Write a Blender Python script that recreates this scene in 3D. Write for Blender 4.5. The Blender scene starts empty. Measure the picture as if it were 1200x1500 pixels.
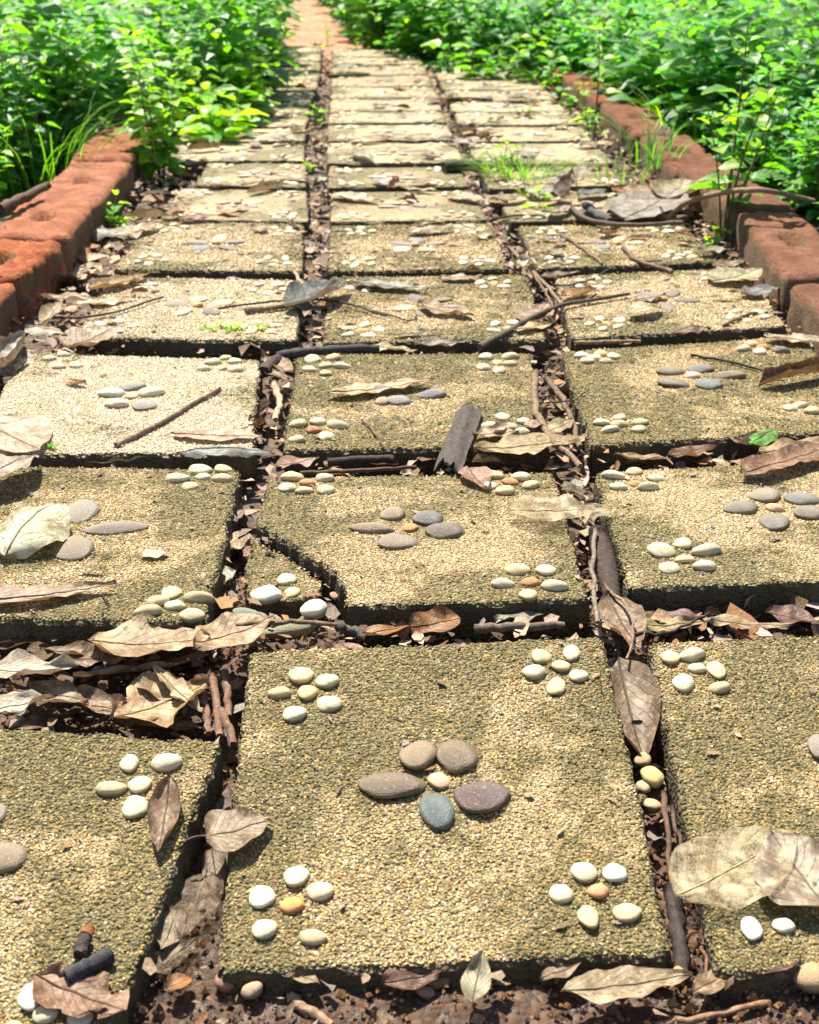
import bpy, bmesh, math, random
import numpy as np
from mathutils import Vector, Matrix, noise as mnoise

S = bpy.context.scene
COL = S.collection
rad = math.radians

# ------------------------------------------------------------------ camera, sky, sun, exposure
F_PX = 2100.0                       # focal length in pixels of a 1200 x 1500 frame
TH = math.atan(940.0 / F_PX)        # pitch below the horizon
CAM_H = 0.767
cam = bpy.data.cameras.new("camera")
cam_o = bpy.data.objects.new("camera", cam)
COL.objects.link(cam_o)
cam_o.location = (0, 0, CAM_H)
cam_o.rotation_euler = (math.pi / 2 - TH, 0, 0)
cam.sensor_fit = 'VERTICAL'
cam.sensor_height = 36.0
cam.lens = 36.0 * F_PX / 1500.0
cam.clip_start = 0.02
cam.clip_end = 400
cam.dof.use_dof = True
cam.dof.focus_distance = 1.65
cam.dof.aperture_fstop = 11.0
S.camera = cam_o

SUN_EL, SUN_AZ = rad(60), rad(-22)  # azimuth from +Y (view direction), negative = to the left
W = bpy.data.worlds.new("World")
S.world = W
W.use_nodes = True
nt = W.node_tree
for n in list(nt.nodes):
    nt.nodes.remove(n)
sky = nt.nodes.new("ShaderNodeTexSky")
sky.sky_type = 'NISHITA'
sky.sun_disc = False
sky.sun_elevation = SUN_EL
sky.sun_rotation = SUN_AZ           # 0 = +Y, positive turns towards +X
sky.altitude = 100
sky.air_density = 1.0
sky.dust_density = 2.0
bg = nt.nodes.new("ShaderNodeBackground")
bg.inputs['Strength'].default_value = 0.07
wo = nt.nodes.new("ShaderNodeOutputWorld")
nt.links.new(sky.outputs[0], bg.inputs[0])
nt.links.new(bg.outputs[0], wo.inputs[0])

sun = bpy.data.lights.new("sun", 'SUN')
sun.energy = 5.0
sun.angle = rad(0.53)
sun.color = (1.0, 0.92, 0.765)
sun_o = bpy.data.objects.new("sun", sun)
COL.objects.link(sun_o)
sd = Vector((math.sin(SUN_AZ) * math.cos(SUN_EL), math.cos(SUN_AZ) * math.cos(SUN_EL), math.sin(SUN_EL)))
sun_o.rotation_euler = sd.to_track_quat('Z', 'Y').to_euler()
sun_o.location = sd * 30
SUND = sd.copy()

S.view_settings.view_transform = 'Standard'
S.view_settings.look = 'None'
S.view_settings.exposure = 1.35
S.view_settings.gamma = 1.0
S.view_settings.use_curve_mapping = False
S.render.engine = 'CYCLES'
S.cycles.use_denoising = True
try:
    S.cycles.denoiser = 'OPENIMAGEDENOISE'
except Exception:
    pass
S.cycles.max_bounces = 8
S.cycles.transparent_max_bounces = 12
S.cycles.sample_clamp_indirect = 6.0

# ------------------------------------------------------------------ pixel -> place
CT, ST = math.cos(TH), math.sin(TH)

def ray(px, py):
    xc, yc = (px - 600) / F_PX, (py - 750) / F_PX
    return (xc, CT - yc * ST, -ST - yc * CT)

def ztop(D):
    """height of the paved surface (slab tops) along the path"""
    if D < 1.42:
        return -0.165 * (1.42 - max(D, 0.35))
    if D > 3.6:
        return -0.012 * (min(D, 9) - 3.6)
    return 0.0

def P(px, py, dz=0.0):
    r = ray(px, py)
    a, b = 0.2, 60.0
    for _ in range(60):
        t = (a + b) / 2
        if CAM_H + t * r[2] - ztop(t * r[1]) - dz > 0:
            a = t
        else:
            b = t
    return Vector((t * r[0], t * r[1], CAM_H + t * r[2]))

def to_px(p):
    z = p[1] * CT - (p[2] - CAM_H) * ST
    yc = (-p[1] * ST - (p[2] - CAM_H) * CT)
    return 600 + F_PX * p[0] / z, 750 + F_PX * yc / z

def px_per_m(p):
    return F_PX / (p[1] * CT - (p[2] - CAM_H) * ST)

# ------------------------------------------------------------------ small tools
def np_mesh(name, V, faces, mat=None, uv=None, col=None, smooth=True):
    """faces: list of (n,k) index arrays; uv, col per vertex"""
    me = bpy.data.meshes.new(name)
    V = np.asarray(V, dtype=np.float32)
    faces = [np.asarray(f, dtype=np.int32) for f in faces if len(f)]
    loops = np.concatenate([f.ravel() for f in faces])
    sizes = np.concatenate([np.full(len(f), f.shape[1], dtype=np.int32) for f in faces])
    starts = np.concatenate([[0], np.cumsum(sizes)[:-1]]).astype(np.int32)
    me.vertices.add(len(V)); me.vertices.foreach_set("co", V.ravel())
    me.loops.add(len(loops)); me.loops.foreach_set("vertex_index", loops)
    me.polygons.add(len(sizes)); me.polygons.foreach_set("loop_start", starts)
    me.polygons.foreach_set("loop_total", sizes)
    me.polygons.foreach_set("use_smooth", np.full(len(sizes), smooth, dtype=bool))
    if uv is not None:
        l = me.uv_layers.new(name="UVMap")
        l.data.foreach_set("uv", np.asarray(uv, dtype=np.float32)[loops].ravel())
    if col is not None:
        a = me.color_attributes.new("tint", 'FLOAT_COLOR', 'POINT')
        c = np.ones((len(V), 4), dtype=np.float32)
        col = np.asarray(col, dtype=np.float32)
        c[:, :col.shape[1]] = col
        a.data.foreach_set("color", c.ravel())
    me.update(calc_edges=True)
    me.validate()
    if mat:
        me.materials.append(mat)
    return me

def link(name, me, parent=None, loc=(0, 0, 0)):
    o = bpy.data.objects.new(name, me)
    COL.objects.link(o)
    o.location = loc
    if parent:
        o.parent = parent
    return o

def tag(o, label=None, cat=None, group=None, kind=None):
    if label: o["label"] = label
    if cat: o["category"] = cat
    if group: o["group"] = group
    if kind: o["kind"] = kind
    return o

def grid_faces(nu, nv, wrap=False):
    i = np.arange(nu - 1)[:, None]; m = nv if wrap else nv - 1
    j = np.arange(m)[None, :]
    j2 = (j + 1) % nv
    return np.stack([(i * nv + j), ((i + 1) * nv + j), ((i + 1) * nv + j2), (i * nv + j2)], -1).reshape(-1, 4)

def tube(pts, r0, r1, sides=7, seed=0, knob=0.12, caps=True):
    """tapered wobbly tube -> V, faces"""
    rng = np.random.default_rng(seed)
    pts = [Vector(p) for p in pts]
    n = len(pts)
    V = []
    for i, p in enumerate(pts):
        d = (pts[min(i + 1, n - 1)] - pts[max(i - 1, 0)]).normalized()
        a = d.cross(Vector((0.13, 0.2, 1))).normalized()
        b = d.cross(a)
        r = r0 + (r1 - r0) * i / max(1, n - 1)
        for k in range(sides):
            t = 2 * math.pi * k / sides
            q = r * (1 + rng.uniform(-knob, knob))
            V.append(p + (a * math.cos(t) + b * math.sin(t)) * q)
    V = np.array([tuple(v) for v in V])
    f = [grid_faces(n, sides, True)]
    if caps:
        f.append(np.arange(sides)[None, ::-1]); f.append((np.arange(sides) + (n - 1) * sides)[None, :])
    return V, f

def merge(parts):
    Vs, by = [], {}
    off = 0
    for V, fs in parts:
        Vs.append(V)
        for f in fs:
            f = np.asarray(f)
            by.setdefault(f.shape[1], []).append(f + off)
        off += len(V)
    return np.concatenate(Vs), [np.concatenate(v) for v in by.values()]

def resample(pts, n, wob=0.0, seed=0):
    rng = random.Random(seed)
    pts = [Vector(p) for p in pts]
    if len(pts) > 2:                     # Catmull-Rom through the points
        out = []
        q = [pts[0] * 2 - pts[1]] + pts + [pts[-1] * 2 - pts[-2]]
        segs = len(pts) - 1
        for i in range(n):
            x = i / (n - 1) * segs
            k = min(int(x), segs - 1); t = x - k
            a, b, c, d = q[k:k + 4]
            out.append(0.5 * ((2 * b) + (c - a) * t + (2 * a - 5 * b + 4 * c - d) * t * t + (3 * b - a - 3 * c + d) * t ** 3))
    else:
        out = [pts[0].lerp(pts[1], i / (n - 1)) for i in range(n)]
    for i in range(1, n - 1):
        out[i] += Vector((rng.uniform(-wob, wob), rng.uniform(-wob, wob), rng.uniform(0, wob * .6)))
    return out

# ------------------------------------------------------------------ node materials
class NB:
    def __init__(s, name):
        s.m = bpy.data.materials.new(name); s.m.use_nodes = True
        s.t = s.m.node_tree
        for n in list(s.t.nodes): s.t.nodes.remove(n)
        s.out = s.t.nodes.new("ShaderNodeOutputMaterial")
    def n(s, kind, **kw):
        nd = s.t.nodes.new("ShaderNode" + kind)
        for k, v in kw.items():
            if k.startswith("i_"):
                key = k[2:].replace("_", " ")
                s.put(nd.inputs[int(key) if key.isdigit() else key], v)
            else:
                setattr(nd, k, v)
        return nd
    def put(s, inp, v):
        if isinstance(v, bpy.types.NodeSocket): s.t.links.new(v, inp)
        elif isinstance(v, bpy.types.Node): s.t.links.new(v.outputs[0], inp)
        else: inp.default_value = v
    def math(s, op, a, b=0.0, c=0.0, clamp=False):
        nd = s.n("Math", operation=op, use_clamp=clamp)
        s.put(nd.inputs[0], a); s.put(nd.inputs[1], b)
        if op in ('MULTIPLY_ADD', 'SMOOTH_MIN', 'COMPARE'): s.put(nd.inputs[2], c)
        return nd.outputs[0]
    def mix(s, fac, a, b, mode='MIX'):
        nd = s.n("Mix", data_type='RGBA', blend_type=mode)
        s.put(nd.inputs[0], fac); s.put(nd.inputs[6], a); s.put(nd.inputs[7], b)
        return nd.outputs[2]
    def ramp(s, fac, stops):
        nd = s.n("ValToRGB")
        s.put(nd.inputs[0], fac)
        e = nd.color_ramp.elements
        while len(e) < len(stops): e.new(0.5)
        for i, (p, c) in enumerate(stops):
            e[i].position = p; e[i].color = c if len(c) == 4 else (*c, 1)
        return nd.outputs[0]
    def map(s, v, a, b, c=0.0, d=1.0, smooth=True):
        nd = s.n("MapRange", interpolation_type='SMOOTHSTEP' if smooth else 'LINEAR')
        s.put(nd.inputs[0], v); s.put(nd.inputs[1], a); s.put(nd.inputs[2], b); s.put(nd.inputs[3], c); s.put(nd.inputs[4], d)
        return nd.outputs[0]
    def noise(s, vec, scale, detail=4, rough=.55, dist=0.0):
        nd = s.n("TexNoise", i_Scale=scale, i_Detail=detail, i_Roughness=rough, i_Distortion=dist)
        s.put(nd.inputs['Vector'], vec)
        return nd.outputs[0]
    def voro(s, vec, scale, feature='F1', rnd=1.0):
        nd = s.n("TexVoronoi", feature=feature, i_Scale=scale, i_Randomness=rnd)
        s.put(nd.inputs['Vector'], vec)
        return nd
    def bump(s, h, strength, dist, nrm=None):
        nd = s.n("Bump", i_Strength=strength, i_Distance=dist, i_Height=h)
        if nrm: s.put(nd.inputs['Normal'], nrm)
        return nd.outputs[0]
    def pos(s): return s.n("NewGeometry").outputs['Position']
    def obj(s): return s.n("TexCoord").outputs['Object']
    def uv(s): return s.n("TexCoord").outputs['UV']
    def ocol(s): return s.n("ObjectInfo").outputs['Color']
    def orand(s): return s.n("ObjectInfo").outputs['Random']
    def attr(s, name): return s.n("Attribute", attribute_name=name).outputs['Color']
    def principled(s, col, rough=.7, nrm=None, spec=.5, **kw):
        nd = s.n("BsdfPrincipled")
        s.put(nd.inputs['Base Color'], col); s.put(nd.inputs['Roughness'], rough)
        s.put(nd.inputs['Specular IOR Level'], spec)
        if nrm: s.put(nd.inputs['Normal'], nrm)
        return nd.outputs[0]
    def done(s, shader):
        s.put(s.out.inputs['Surface'], shader); return s.m

def c4(c): return (*c, 1.0)

def moss_mask(b, amount):
    """patches of dark algae: noise plus more of it along the slab's edge"""
    p = b.pos()
    sep = b.n("SeparateXYZ"); b.put(sep.inputs[0], b.uv())
    u, v = sep.outputs[0], sep.outputs[1]
    du = b.math('MINIMUM', u, b.math('SUBTRACT', 1.0, u))
    dv = b.math('MINIMUM', v, b.math('SUBTRACT', 1.0, v))
    d = b.math('MINIMUM', du, dv)
    edge = b.map(d, 0.0, 0.42, 0.26, -0.20)
    n1 = b.noise(p, 5.6, 3, .6, .4); n2 = b.noise(p, 34, 4, .65); n3 = b.noise(p, 190, 2, .6)
    t = b.math('ADD', b.math('MULTIPLY', n1, 2.9), b.math('MULTIPLY', n2, 1.15))
    t = b.math('SUBTRACT', t, 1.14)
    t = b.math('ADD', t, b.math('MULTIPLY', n3, .6))
    t = b.math('ADD', t, edge)
    t = b.math('ADD', t, amount)
    return b.map(t, 0.98, 1.36)

def make_slab_mat():
    b = NB("exposed_aggregate")
    p = b.pos()
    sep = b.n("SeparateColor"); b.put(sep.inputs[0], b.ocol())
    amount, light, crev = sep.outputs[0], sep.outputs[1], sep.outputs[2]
    amount = b.math('SUBTRACT', amount, 0.62)  # algae amount, raised where dappled shade dims a slab
    v = b.voro(p, 235)
    sepv = b.n("SeparateColor"); b.put(sepv.inputs[0], v.outputs['Color'])
    grain = b.ramp(sepv.outputs[0], [(0, (.20, .13, .06)), (.2, (.40, .28, .13)), (.45, (.53, .39, .21)), (.7, (.58, .44, .27)), (.88, (.42, .36, .26)), (1, (.74, .66, .50))])
    pit = b.map(v.outputs['Distance'], .25, .62)
    grain = b.mix(b.math('MULTIPLY', pit, .8), grain, (.20, .155, .09, 1))
    tone = b.noise(p, 5, 2, .5)
    grain = b.mix(b.map(tone, .35, .7, 0, .5), grain, (.60, .44, .27, 1))
    grain = b.mix(light, grain, (.70, .60, .44, 1))  # pale mix per slab: dappled sun painted into the colour
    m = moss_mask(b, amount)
    mosscol = b.mix(b.noise(p, 60, 3), (.045, .052, .018, 1), (.135, .132, .05, 1))
    speck = b.mix(b.math('MULTIPLY', sepv.outputs[1], .55), mosscol, grain)
    col = b.mix(b.math('MULTIPLY', m, .9), grain, speck)
    col = b.mix(b.math('MULTIPLY', crev, .62), col, (.13, .10, .05, 1))   # dirt between the loose grains
    # the sides of a slab are stained dark by wet soil
    geo = b.n("NewGeometry"); sz = b.n("SeparateXYZ"); b.put(sz.inputs[0], geo.outputs['True Normal'])
    side = b.map(sz.outputs[2], .75, .3)
    col = b.mix(b.math('MULTIPLY', side, .85), col, (.075, .062, .034, 1))
    h = b.math('SUBTRACT', 1.0, v.outputs['Distance'])
    h = b.math('ADD', h, b.math('MULTIPLY', b.noise(p, 70, 4), 1.2))
    nrm = b.bump(h, 1.0, .006)
    return b.done(b.principled(col, .8, nrm, .3))

def make_grain_mat():
    b = NB("aggregate_grains")
    p = b.pos()
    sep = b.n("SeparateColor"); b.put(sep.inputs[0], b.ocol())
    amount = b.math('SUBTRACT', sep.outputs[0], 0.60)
    g = b.attr("tint")
    tone = b.noise(p, 5, 2, .5)
    g = b.mix(b.map(tone, .38, .68, 0, .5), g, (.70, .48, .28, 1))
    g = b.mix(sep.outputs[1], g, (.74, .64, .48, 1))  # same painted dappled sun on the grains
    g = b.mix(b.map(b.noise(p, 13, 4, .6), .52, .72, 0, .45), g, b.mix(1.0, g, (.80, .66, .42, 1), 'MULTIPLY'))
    g = b.mix(b.math('MULTIPLY', sep.outputs[0], .75), g, b.mix(1.0, g, (.82, .87, .64, 1), 'MULTIPLY'))   # thin algae film
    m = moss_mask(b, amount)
    mosscol = b.mix(b.noise(p, 60, 3), (.026, .034, .012, 1), (.085, .095, .032, 1))
    an = b.n("Attribute", attribute_name="tint").outputs['Alpha']
    film = b.mix(b.map(an, .15, 1.0, .05, .70), mosscol, g)
    film = b.mix(1.0, film, (.79, .81, .58, 1), 'MULTIPLY')
    col = b.mix(b.math('MULTIPLY', m, b.map(an, .0, .9, 1.0, .70)), g, film)
    nrm = b.bump(b.noise(p, 900, 2), .3, .0006)
    return b.done(b.principled(col, b.map(m, 0, 1, .5, .8), nrm, .4))

def make_pebble_mat():
    b = NB("river_pebble")
    o = b.obj(); 
    vec = b.n("VectorMath", operation='ADD'); b.put(vec.inputs[0], o)
    r = b.orand(); comb = b.n("CombineXYZ", i_0=b.math('MULTIPLY', r, 37), i_1=b.math('MULTIPLY', r, 91))
    b.put(vec.inputs[1], comb)
    v = vec.outputs[0]
    base = b.ocol()
    n = b.noise(v, 1.6, 4, .6, .6)
    col = b.mix(b.map(n, .45, .75, 0, .35), base, b.mix(.6, base, (.30, .19, .07, 1)))
    sp = b.noise(v, 16, 3, .7)
    col = b.mix(b.map(sp, .62, .72, 0, .45), col, (.16, .11, .06, 1))
    sp2 = b.noise(v, 11, 2, .6)
    col = b.mix(b.map(sp2, .60, .7, 0, .3), col, (.75, .7, .6, 1))
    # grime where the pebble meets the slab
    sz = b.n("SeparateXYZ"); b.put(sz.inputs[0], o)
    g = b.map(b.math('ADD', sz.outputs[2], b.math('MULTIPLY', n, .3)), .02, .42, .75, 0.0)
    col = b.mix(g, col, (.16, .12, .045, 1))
    nrm = b.bump(b.noise(v, 9, 6, .65), .35, .03)
    return b.done(b.principled(col, .48, nrm, .4))

def make_deadleaf_mat(skeleton=False):
    b = NB("skeleton_leaf" if skeleton else "dry_leaf")
    sep = b.n("SeparateXYZ"); b.put(sep.inputs[0], b.uv())
    u, v = sep.outputs[0], sep.outputs[1]
    av = b.math('ABSOLUTE', b.math('SUBTRACT', v, .5))
    mid = b.map(av, .0, .03, 1, 0)
    ph = b.math('MULTIPLY', b.math('SUBTRACT', u, b.math('MULTIPLY', av, .75)), 52)
    sv = b.map(b.math('SINE', ph), .90, 1.0)
    vein = b.math('MAXIMUM', mid, b.math('MULTIPLY', sv, .7))
    p = b.obj(); w = b.pos()
    n1 = b.noise(w, 38, 5, .65, .4); n2 = b.noise(w, 160, 3, .6)
    base = b.ocol()
    dark = b.mix(1.0, base, (.42, .34, .27, 1), 'MULTIPLY')
    lite = b.mix(.35, base, (.72, .62, .46, 1))
    col = b.mix(b.map(n1, .38, .68), dark, base)
    col = b.mix(b.map(n2, .5, .75, 0, .7), col, lite)
    col = b.mix(b.math('MULTIPLY', vein, .4), col, dark if not skeleton else lite)
    spot = b.noise(w, 90, 2, .5)
    col = b.mix(b.map(spot, .66, .72, 0, .7), col, (.06, .045, .03, 1))
    hgt = b.math('ADD', b.math('MULTIPLY', vein, -.6), b.math('MULTIPLY', n1, 1.3))
    nrm = b.bump(hgt, .6, .003)
    pr = b.principled(col, .55, nrm, .35)
    tr = b.n("BsdfTranslucent"); b.put(tr.inputs[0], b.mix(.3, col, (.5, .25, .08, 1))); 
    ms = b.n("MixShader", i_0=.18); b.put(ms.inputs[1], pr); b.put(ms.inputs[2], tr.outputs[0])
    if not skeleton:
        return b.done(ms.outputs[0])
    net = b.voro(w, 260, 'DISTANCE_TO_EDGE')
    fine = b.map(net.outputs['Distance'], .05, .16, 1, 0)
    keep = b.math('MAXIMUM', b.math('MAXIMUM', b.math('MULTIPLY', vein, .8), b.math('MULTIPLY', fine, .6)), b.map(n1, .36, .7, .22, .70))
    tp = b.n("BsdfTransparent")
    m2 = b.n("MixShader"); b.put(m2.inputs[0], keep); b.put(m2.inputs[1], tp.outputs[0]); b.put(m2.inputs[2], ms.outputs[0])
    return b.done(m2.outputs[0])

def make_greenleaf_mat():
    b = NB("green_leaf")
    sep = b.n("SeparateXYZ"); b.put(sep.inputs[0], b.uv())
    u, v = sep.outputs[0], sep.outputs[1]
    av = b.math('ABSOLUTE', b.math('SUBTRACT', v, .5))
    ph = b.math('MULTIPLY', b.math('SUBTRACT', u, b.math('MULTIPLY', av, .8)), 40)
    sv = b.map(b.math('SINE', ph), .55, 1.0)
    vein = b.math('MAXIMUM', b.map(av, 0, .04, 1, 0), b.math('MULTIPLY', sv, .6))
    t = b.attr("tint")
    col = b.mix(1.0, t, b.ocol(), 'MULTIPLY')
    col = b.mix(b.math('MULTIPLY', vein, .18), col, (.16, .26, .05, 1))
    n = b.noise(b.pos(), 60, 3)
    col = b.mix(b.map(n, .4, .7, 0, .25), col, b.mix(1.0, col, (1.5, 1.3, .7, 1), 'MULTIPLY'))
    h = b.math('ADD', b.math('MULTIPLY', vein, -1.0), b.math('MULTIPLY', n, .8))
    nrm = b.bump(h, .5, .003)
    pr = b.principled(col, .42, nrm, .5)
    tr = b.n("BsdfTranslucent")
    hs = b.mix(1.0, col, (2.1, 2.0, .45, 1), 'MULTIPLY')
    b.put(tr.inputs[0], hs)
    ms = b.n("MixShader", i_0=.45); b.put(ms.inputs[1], pr); b.put(ms.inputs[2], tr.outputs[0])
    return b.done(ms.outputs[0])

def make_bark_mat():
    b = NB("twig_bark")
    base = b.ocol(); w = b.pos(); p = b.obj()
    n = b.noise(w, 120, 5, .7); n2 = b.noise(w, 700, 3, .6)
    col = b.mix(b.map(n, .35, .7), b.mix(1.0, base, (.45, .42, .4, 1), 'MULTIPLY'), base)
    col = b.mix(b.map(n2, .55, .8, 0, .4), col, b.mix(.5, base, (.6, .5, .38, 1)))
    nrm = b.bump(b.math('ADD', n, b.math('MULTIPLY', n2, .5)), .8, .002)
    return b.done(b.principled(col, .8, nrm, .25))

def make_brick_mat():
    b = NB("laterite_brick")
    base = b.ocol(); w = b.pos()
    n = b.noise(w, 18, 5, .65); n2 = b.noise(w, 130, 4, .65); n3 = b.noise(w, 420, 3, .6)
    col = b.mix(b.map(n, .35, .7), b.mix(1.0, base, (.55, .48, .45, 1), 'MULTIPLY'), base)
    col = b.mix(b.map(n2, .55, .75, 0, .55), col, b.mix(.5, base, (.50, .27, .14, 1)))
    col = b.mix(b.map(n3, .56, .7, 0, .5), col, (.10, .05, .03, 1))
    geo = b.n("NewGeometry"); sz = b.n("SeparateXYZ"); b.put(sz.inputs[0], geo.outputs['True Normal'])
    side = b.map(sz.outputs[2], .55, .1)
    side_mix = b.math('MULTIPLY', side, b.map(n, .3, .5, .5, .97))
    col = b.mix(b.math('MULTIPLY', side_mix, .85), col, (.21, .155, .095, 1))  # upright faces mixed towards grey-brown
    pv = b.voro(w, 95)
    pit = b.math('MULTIPLY', b.map(pv.outputs['Distance'], .30, .12), b.map(n, .45, .6))
    col = b.mix(b.math('MULTIPLY', pit, .75), col, (.06, .025, .015, 1))
    h = b.math('ADD', b.math('MULTIPLY', n2, 1.4), b.math('MULTIPLY', n3, 1.0))
    h = b.math('SUBTRACT', h, b.math('MULTIPLY', pit, 1.6))
    nrm = b.bump(h, 1.0, .007)
    return b.done(b.principled(col, .9, nrm, .2))

def make_ground_mat():
    b = NB("red_soil")
    w = b.pos()
    n = b.noise(w, 6, 5, .6); n2 = b.noise(w, 60, 5, .65); n3 = b.noise(w, 300, 3, .6)
    col = b.ramp(n2, [(.3, (.022, .012, .008)), (.5, (.048, .025, .015)), (.72, (.10, .052, .031))])
    sy = b.n("SeparateXYZ"); b.put(sy.inputs[0], w)
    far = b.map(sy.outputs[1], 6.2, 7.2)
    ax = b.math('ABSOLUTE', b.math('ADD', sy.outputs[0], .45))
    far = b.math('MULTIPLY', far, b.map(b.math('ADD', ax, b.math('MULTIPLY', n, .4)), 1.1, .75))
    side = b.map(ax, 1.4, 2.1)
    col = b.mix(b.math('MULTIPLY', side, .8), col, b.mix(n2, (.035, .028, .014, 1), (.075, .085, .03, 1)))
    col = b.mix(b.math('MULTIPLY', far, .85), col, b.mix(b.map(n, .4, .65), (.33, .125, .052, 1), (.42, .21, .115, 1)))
    v = b.voro(w, 140)
    sv = b.n("SeparateColor"); b.put(sv.inputs[0], v.outputs['Color'])
    col = b.mix(b.map(sv.outputs[0], .6, .85, 0, .4), col, (.17, .10, .06, 1))
    h = b.math('ADD', n2, b.math('MULTIPLY', b.math('SUBTRACT', 1, v.outputs['Distance']), .5))
    nrm = b.bump(h, .8, .006)
    return b.done(b.principled(col, b.map(n2, .35, .6, .45, .9), nrm, .4))

def make_tint_mat(name, rough, bumps=300):
    b = NB(name)
    n = b.noise(b.pos(), bumps, 4, .6)
    col = b.mix(b.map(n, .35, .7), b.mix(1.0, b.attr("tint"), (.55, .5, .46, 1), 'MULTIPLY'), b.attr("tint"))
    nrm = b.bump(n, .5, .002)
    return b.done(b.principled(col, rough, nrm, .3))

def make_stem_mat():
    b = NB("green_stem")
    n = b.noise(b.pos(), 90, 3)
    col = b.mix(n, b.ocol(), b.mix(.5, b.ocol(), (.16, .10, .05, 1)))
    return b.done(b.principled(col, .6, None, .3))

M_SLAB, M_GRAIN, M_PEB = make_slab_mat(), make_grain_mat(), make_pebble_mat()
M_LEAF, M_SKEL = make_deadleaf_mat(), make_deadleaf_mat(True)
M_GREEN, M_BARK, M_BRICK, M_SOIL = make_greenleaf_mat(), make_bark_mat(), make_brick_mat(), make_ground_mat()
M_LITTER, M_STONE, M_STEM = make_tint_mat("litter_bits", .75), make_tint_mat("loose_stones", .6, 500), make_stem_mat()

# ------------------------------------------------------------------ ground
def nfield(X, Y, sc, seed=0.0):
    f = np.frompyfunc(lambda a, b: mnoise.noise(Vector((a * sc + seed, b * sc - seed, seed))), 2, 1)
    return f(X, Y).astype(float)

SOIL = -0.052
def soil_z(x, y):
    return ztop(y) + SOIL + .028 * max(0.0, min(1.0, (1.12 - y) / .12))

xs = np.unique(np.concatenate([np.linspace(-150, -6, 14), np.linspace(-6, -1.2, 30), np.linspace(-1.2, 1.2, 121), np.linspace(1.2, 6, 30), np.linspace(6, 150, 14)]))
ys = np.unique(np.concatenate([np.linspace(-150, 0, 12), np.linspace(0, .8, 14), np.linspace(.8, 3.0, 111), np.linspace(3, 12, 120), np.linspace(12, 250, 20)]))
X, Y = np.meshgrid(xs, ys, indexing='ij')
Z = np.vectorize(soil_z)(X, Y)
near = (np.abs(X) < 7) & (Y > -1) & (Y < 14)
Z = Z + np.where(near, .008 * nfield(X, Y, 22, 3.1) + .012 * nfield(X, Y, 5, 7.7), 0)
ground = link("ground", np_mesh("ground", np.stack([X, Y, Z], -1).reshape(-1, 3), [grid_faces(len(xs), len(ys))], M_SOIL))
tag(ground, "red-brown soil under the path and the plants", kind="structure")

# ------------------------------------------------------------------ paving slabs
THICK = 0.055
SLABS = []       # (corner points FL FR BR BL, plane) for placing things

def jit_outline(poly_uv, seed, amp, step):
    """dense uneven outline in slab (u, v) space"""
    out = []
    n = len(poly_uv)
    for i in range(n):
        a, b = Vector(poly_uv[i]), Vector(poly_uv[(i + 1) % n])
        L = (b - a).length
        k = max(2, int(L / step))
        nr = Vector((-(b - a).y, (b - a).x)) / max(L, 1e-6)
        for j in range(k):
            t = j / k
            p = a.lerp(b, t)
            w = min(1, 6 * min(t, 1 - t) + .25)
            q = mnoise.noise(Vector((p.x * 9 + seed * 3.3, p.y * 9, seed))) * .9 + mnoise.noise(Vector((p.x * 40, p.y * 40 + seed, seed * 2.1))) * .9
            p2 = p + nr * (amp * (q * w) + amp * .6)
            if j == 0:
                prev = Vector(poly_uv[i - 1])
                p2 = p + ((prev - p).normalized() + (b - p).normalized()) * amp * 1.6
            out.append(p2)
    return out

def in_poly(x, y, poly):
    """vectorised point in polygon"""
    inside = np.zeros(x.shape, bool)
    n = len(poly)
    for i in range(n):
        x1, y1 = poly[i]; x2, y2 = poly[(i + 1) % n]
        c = ((y1 > y) != (y2 > y)) & (x < (x2 - x1) * (y - y1) / ((y2 - y1) or 1e-9) + x1)
        inside ^= c
    return inside

PALETTE = np.array([(.59, .44, .235), (.48, .32, .13), (.53, .31, .10), (.34, .30, .22), (.70, .62, .47), (.23, .145, .07), (.59, .41, .25), (.28, .21, .10)])
PAL_P = np.array([.23, .19, .13, .10, .07, .10, .12, .06])

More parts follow.
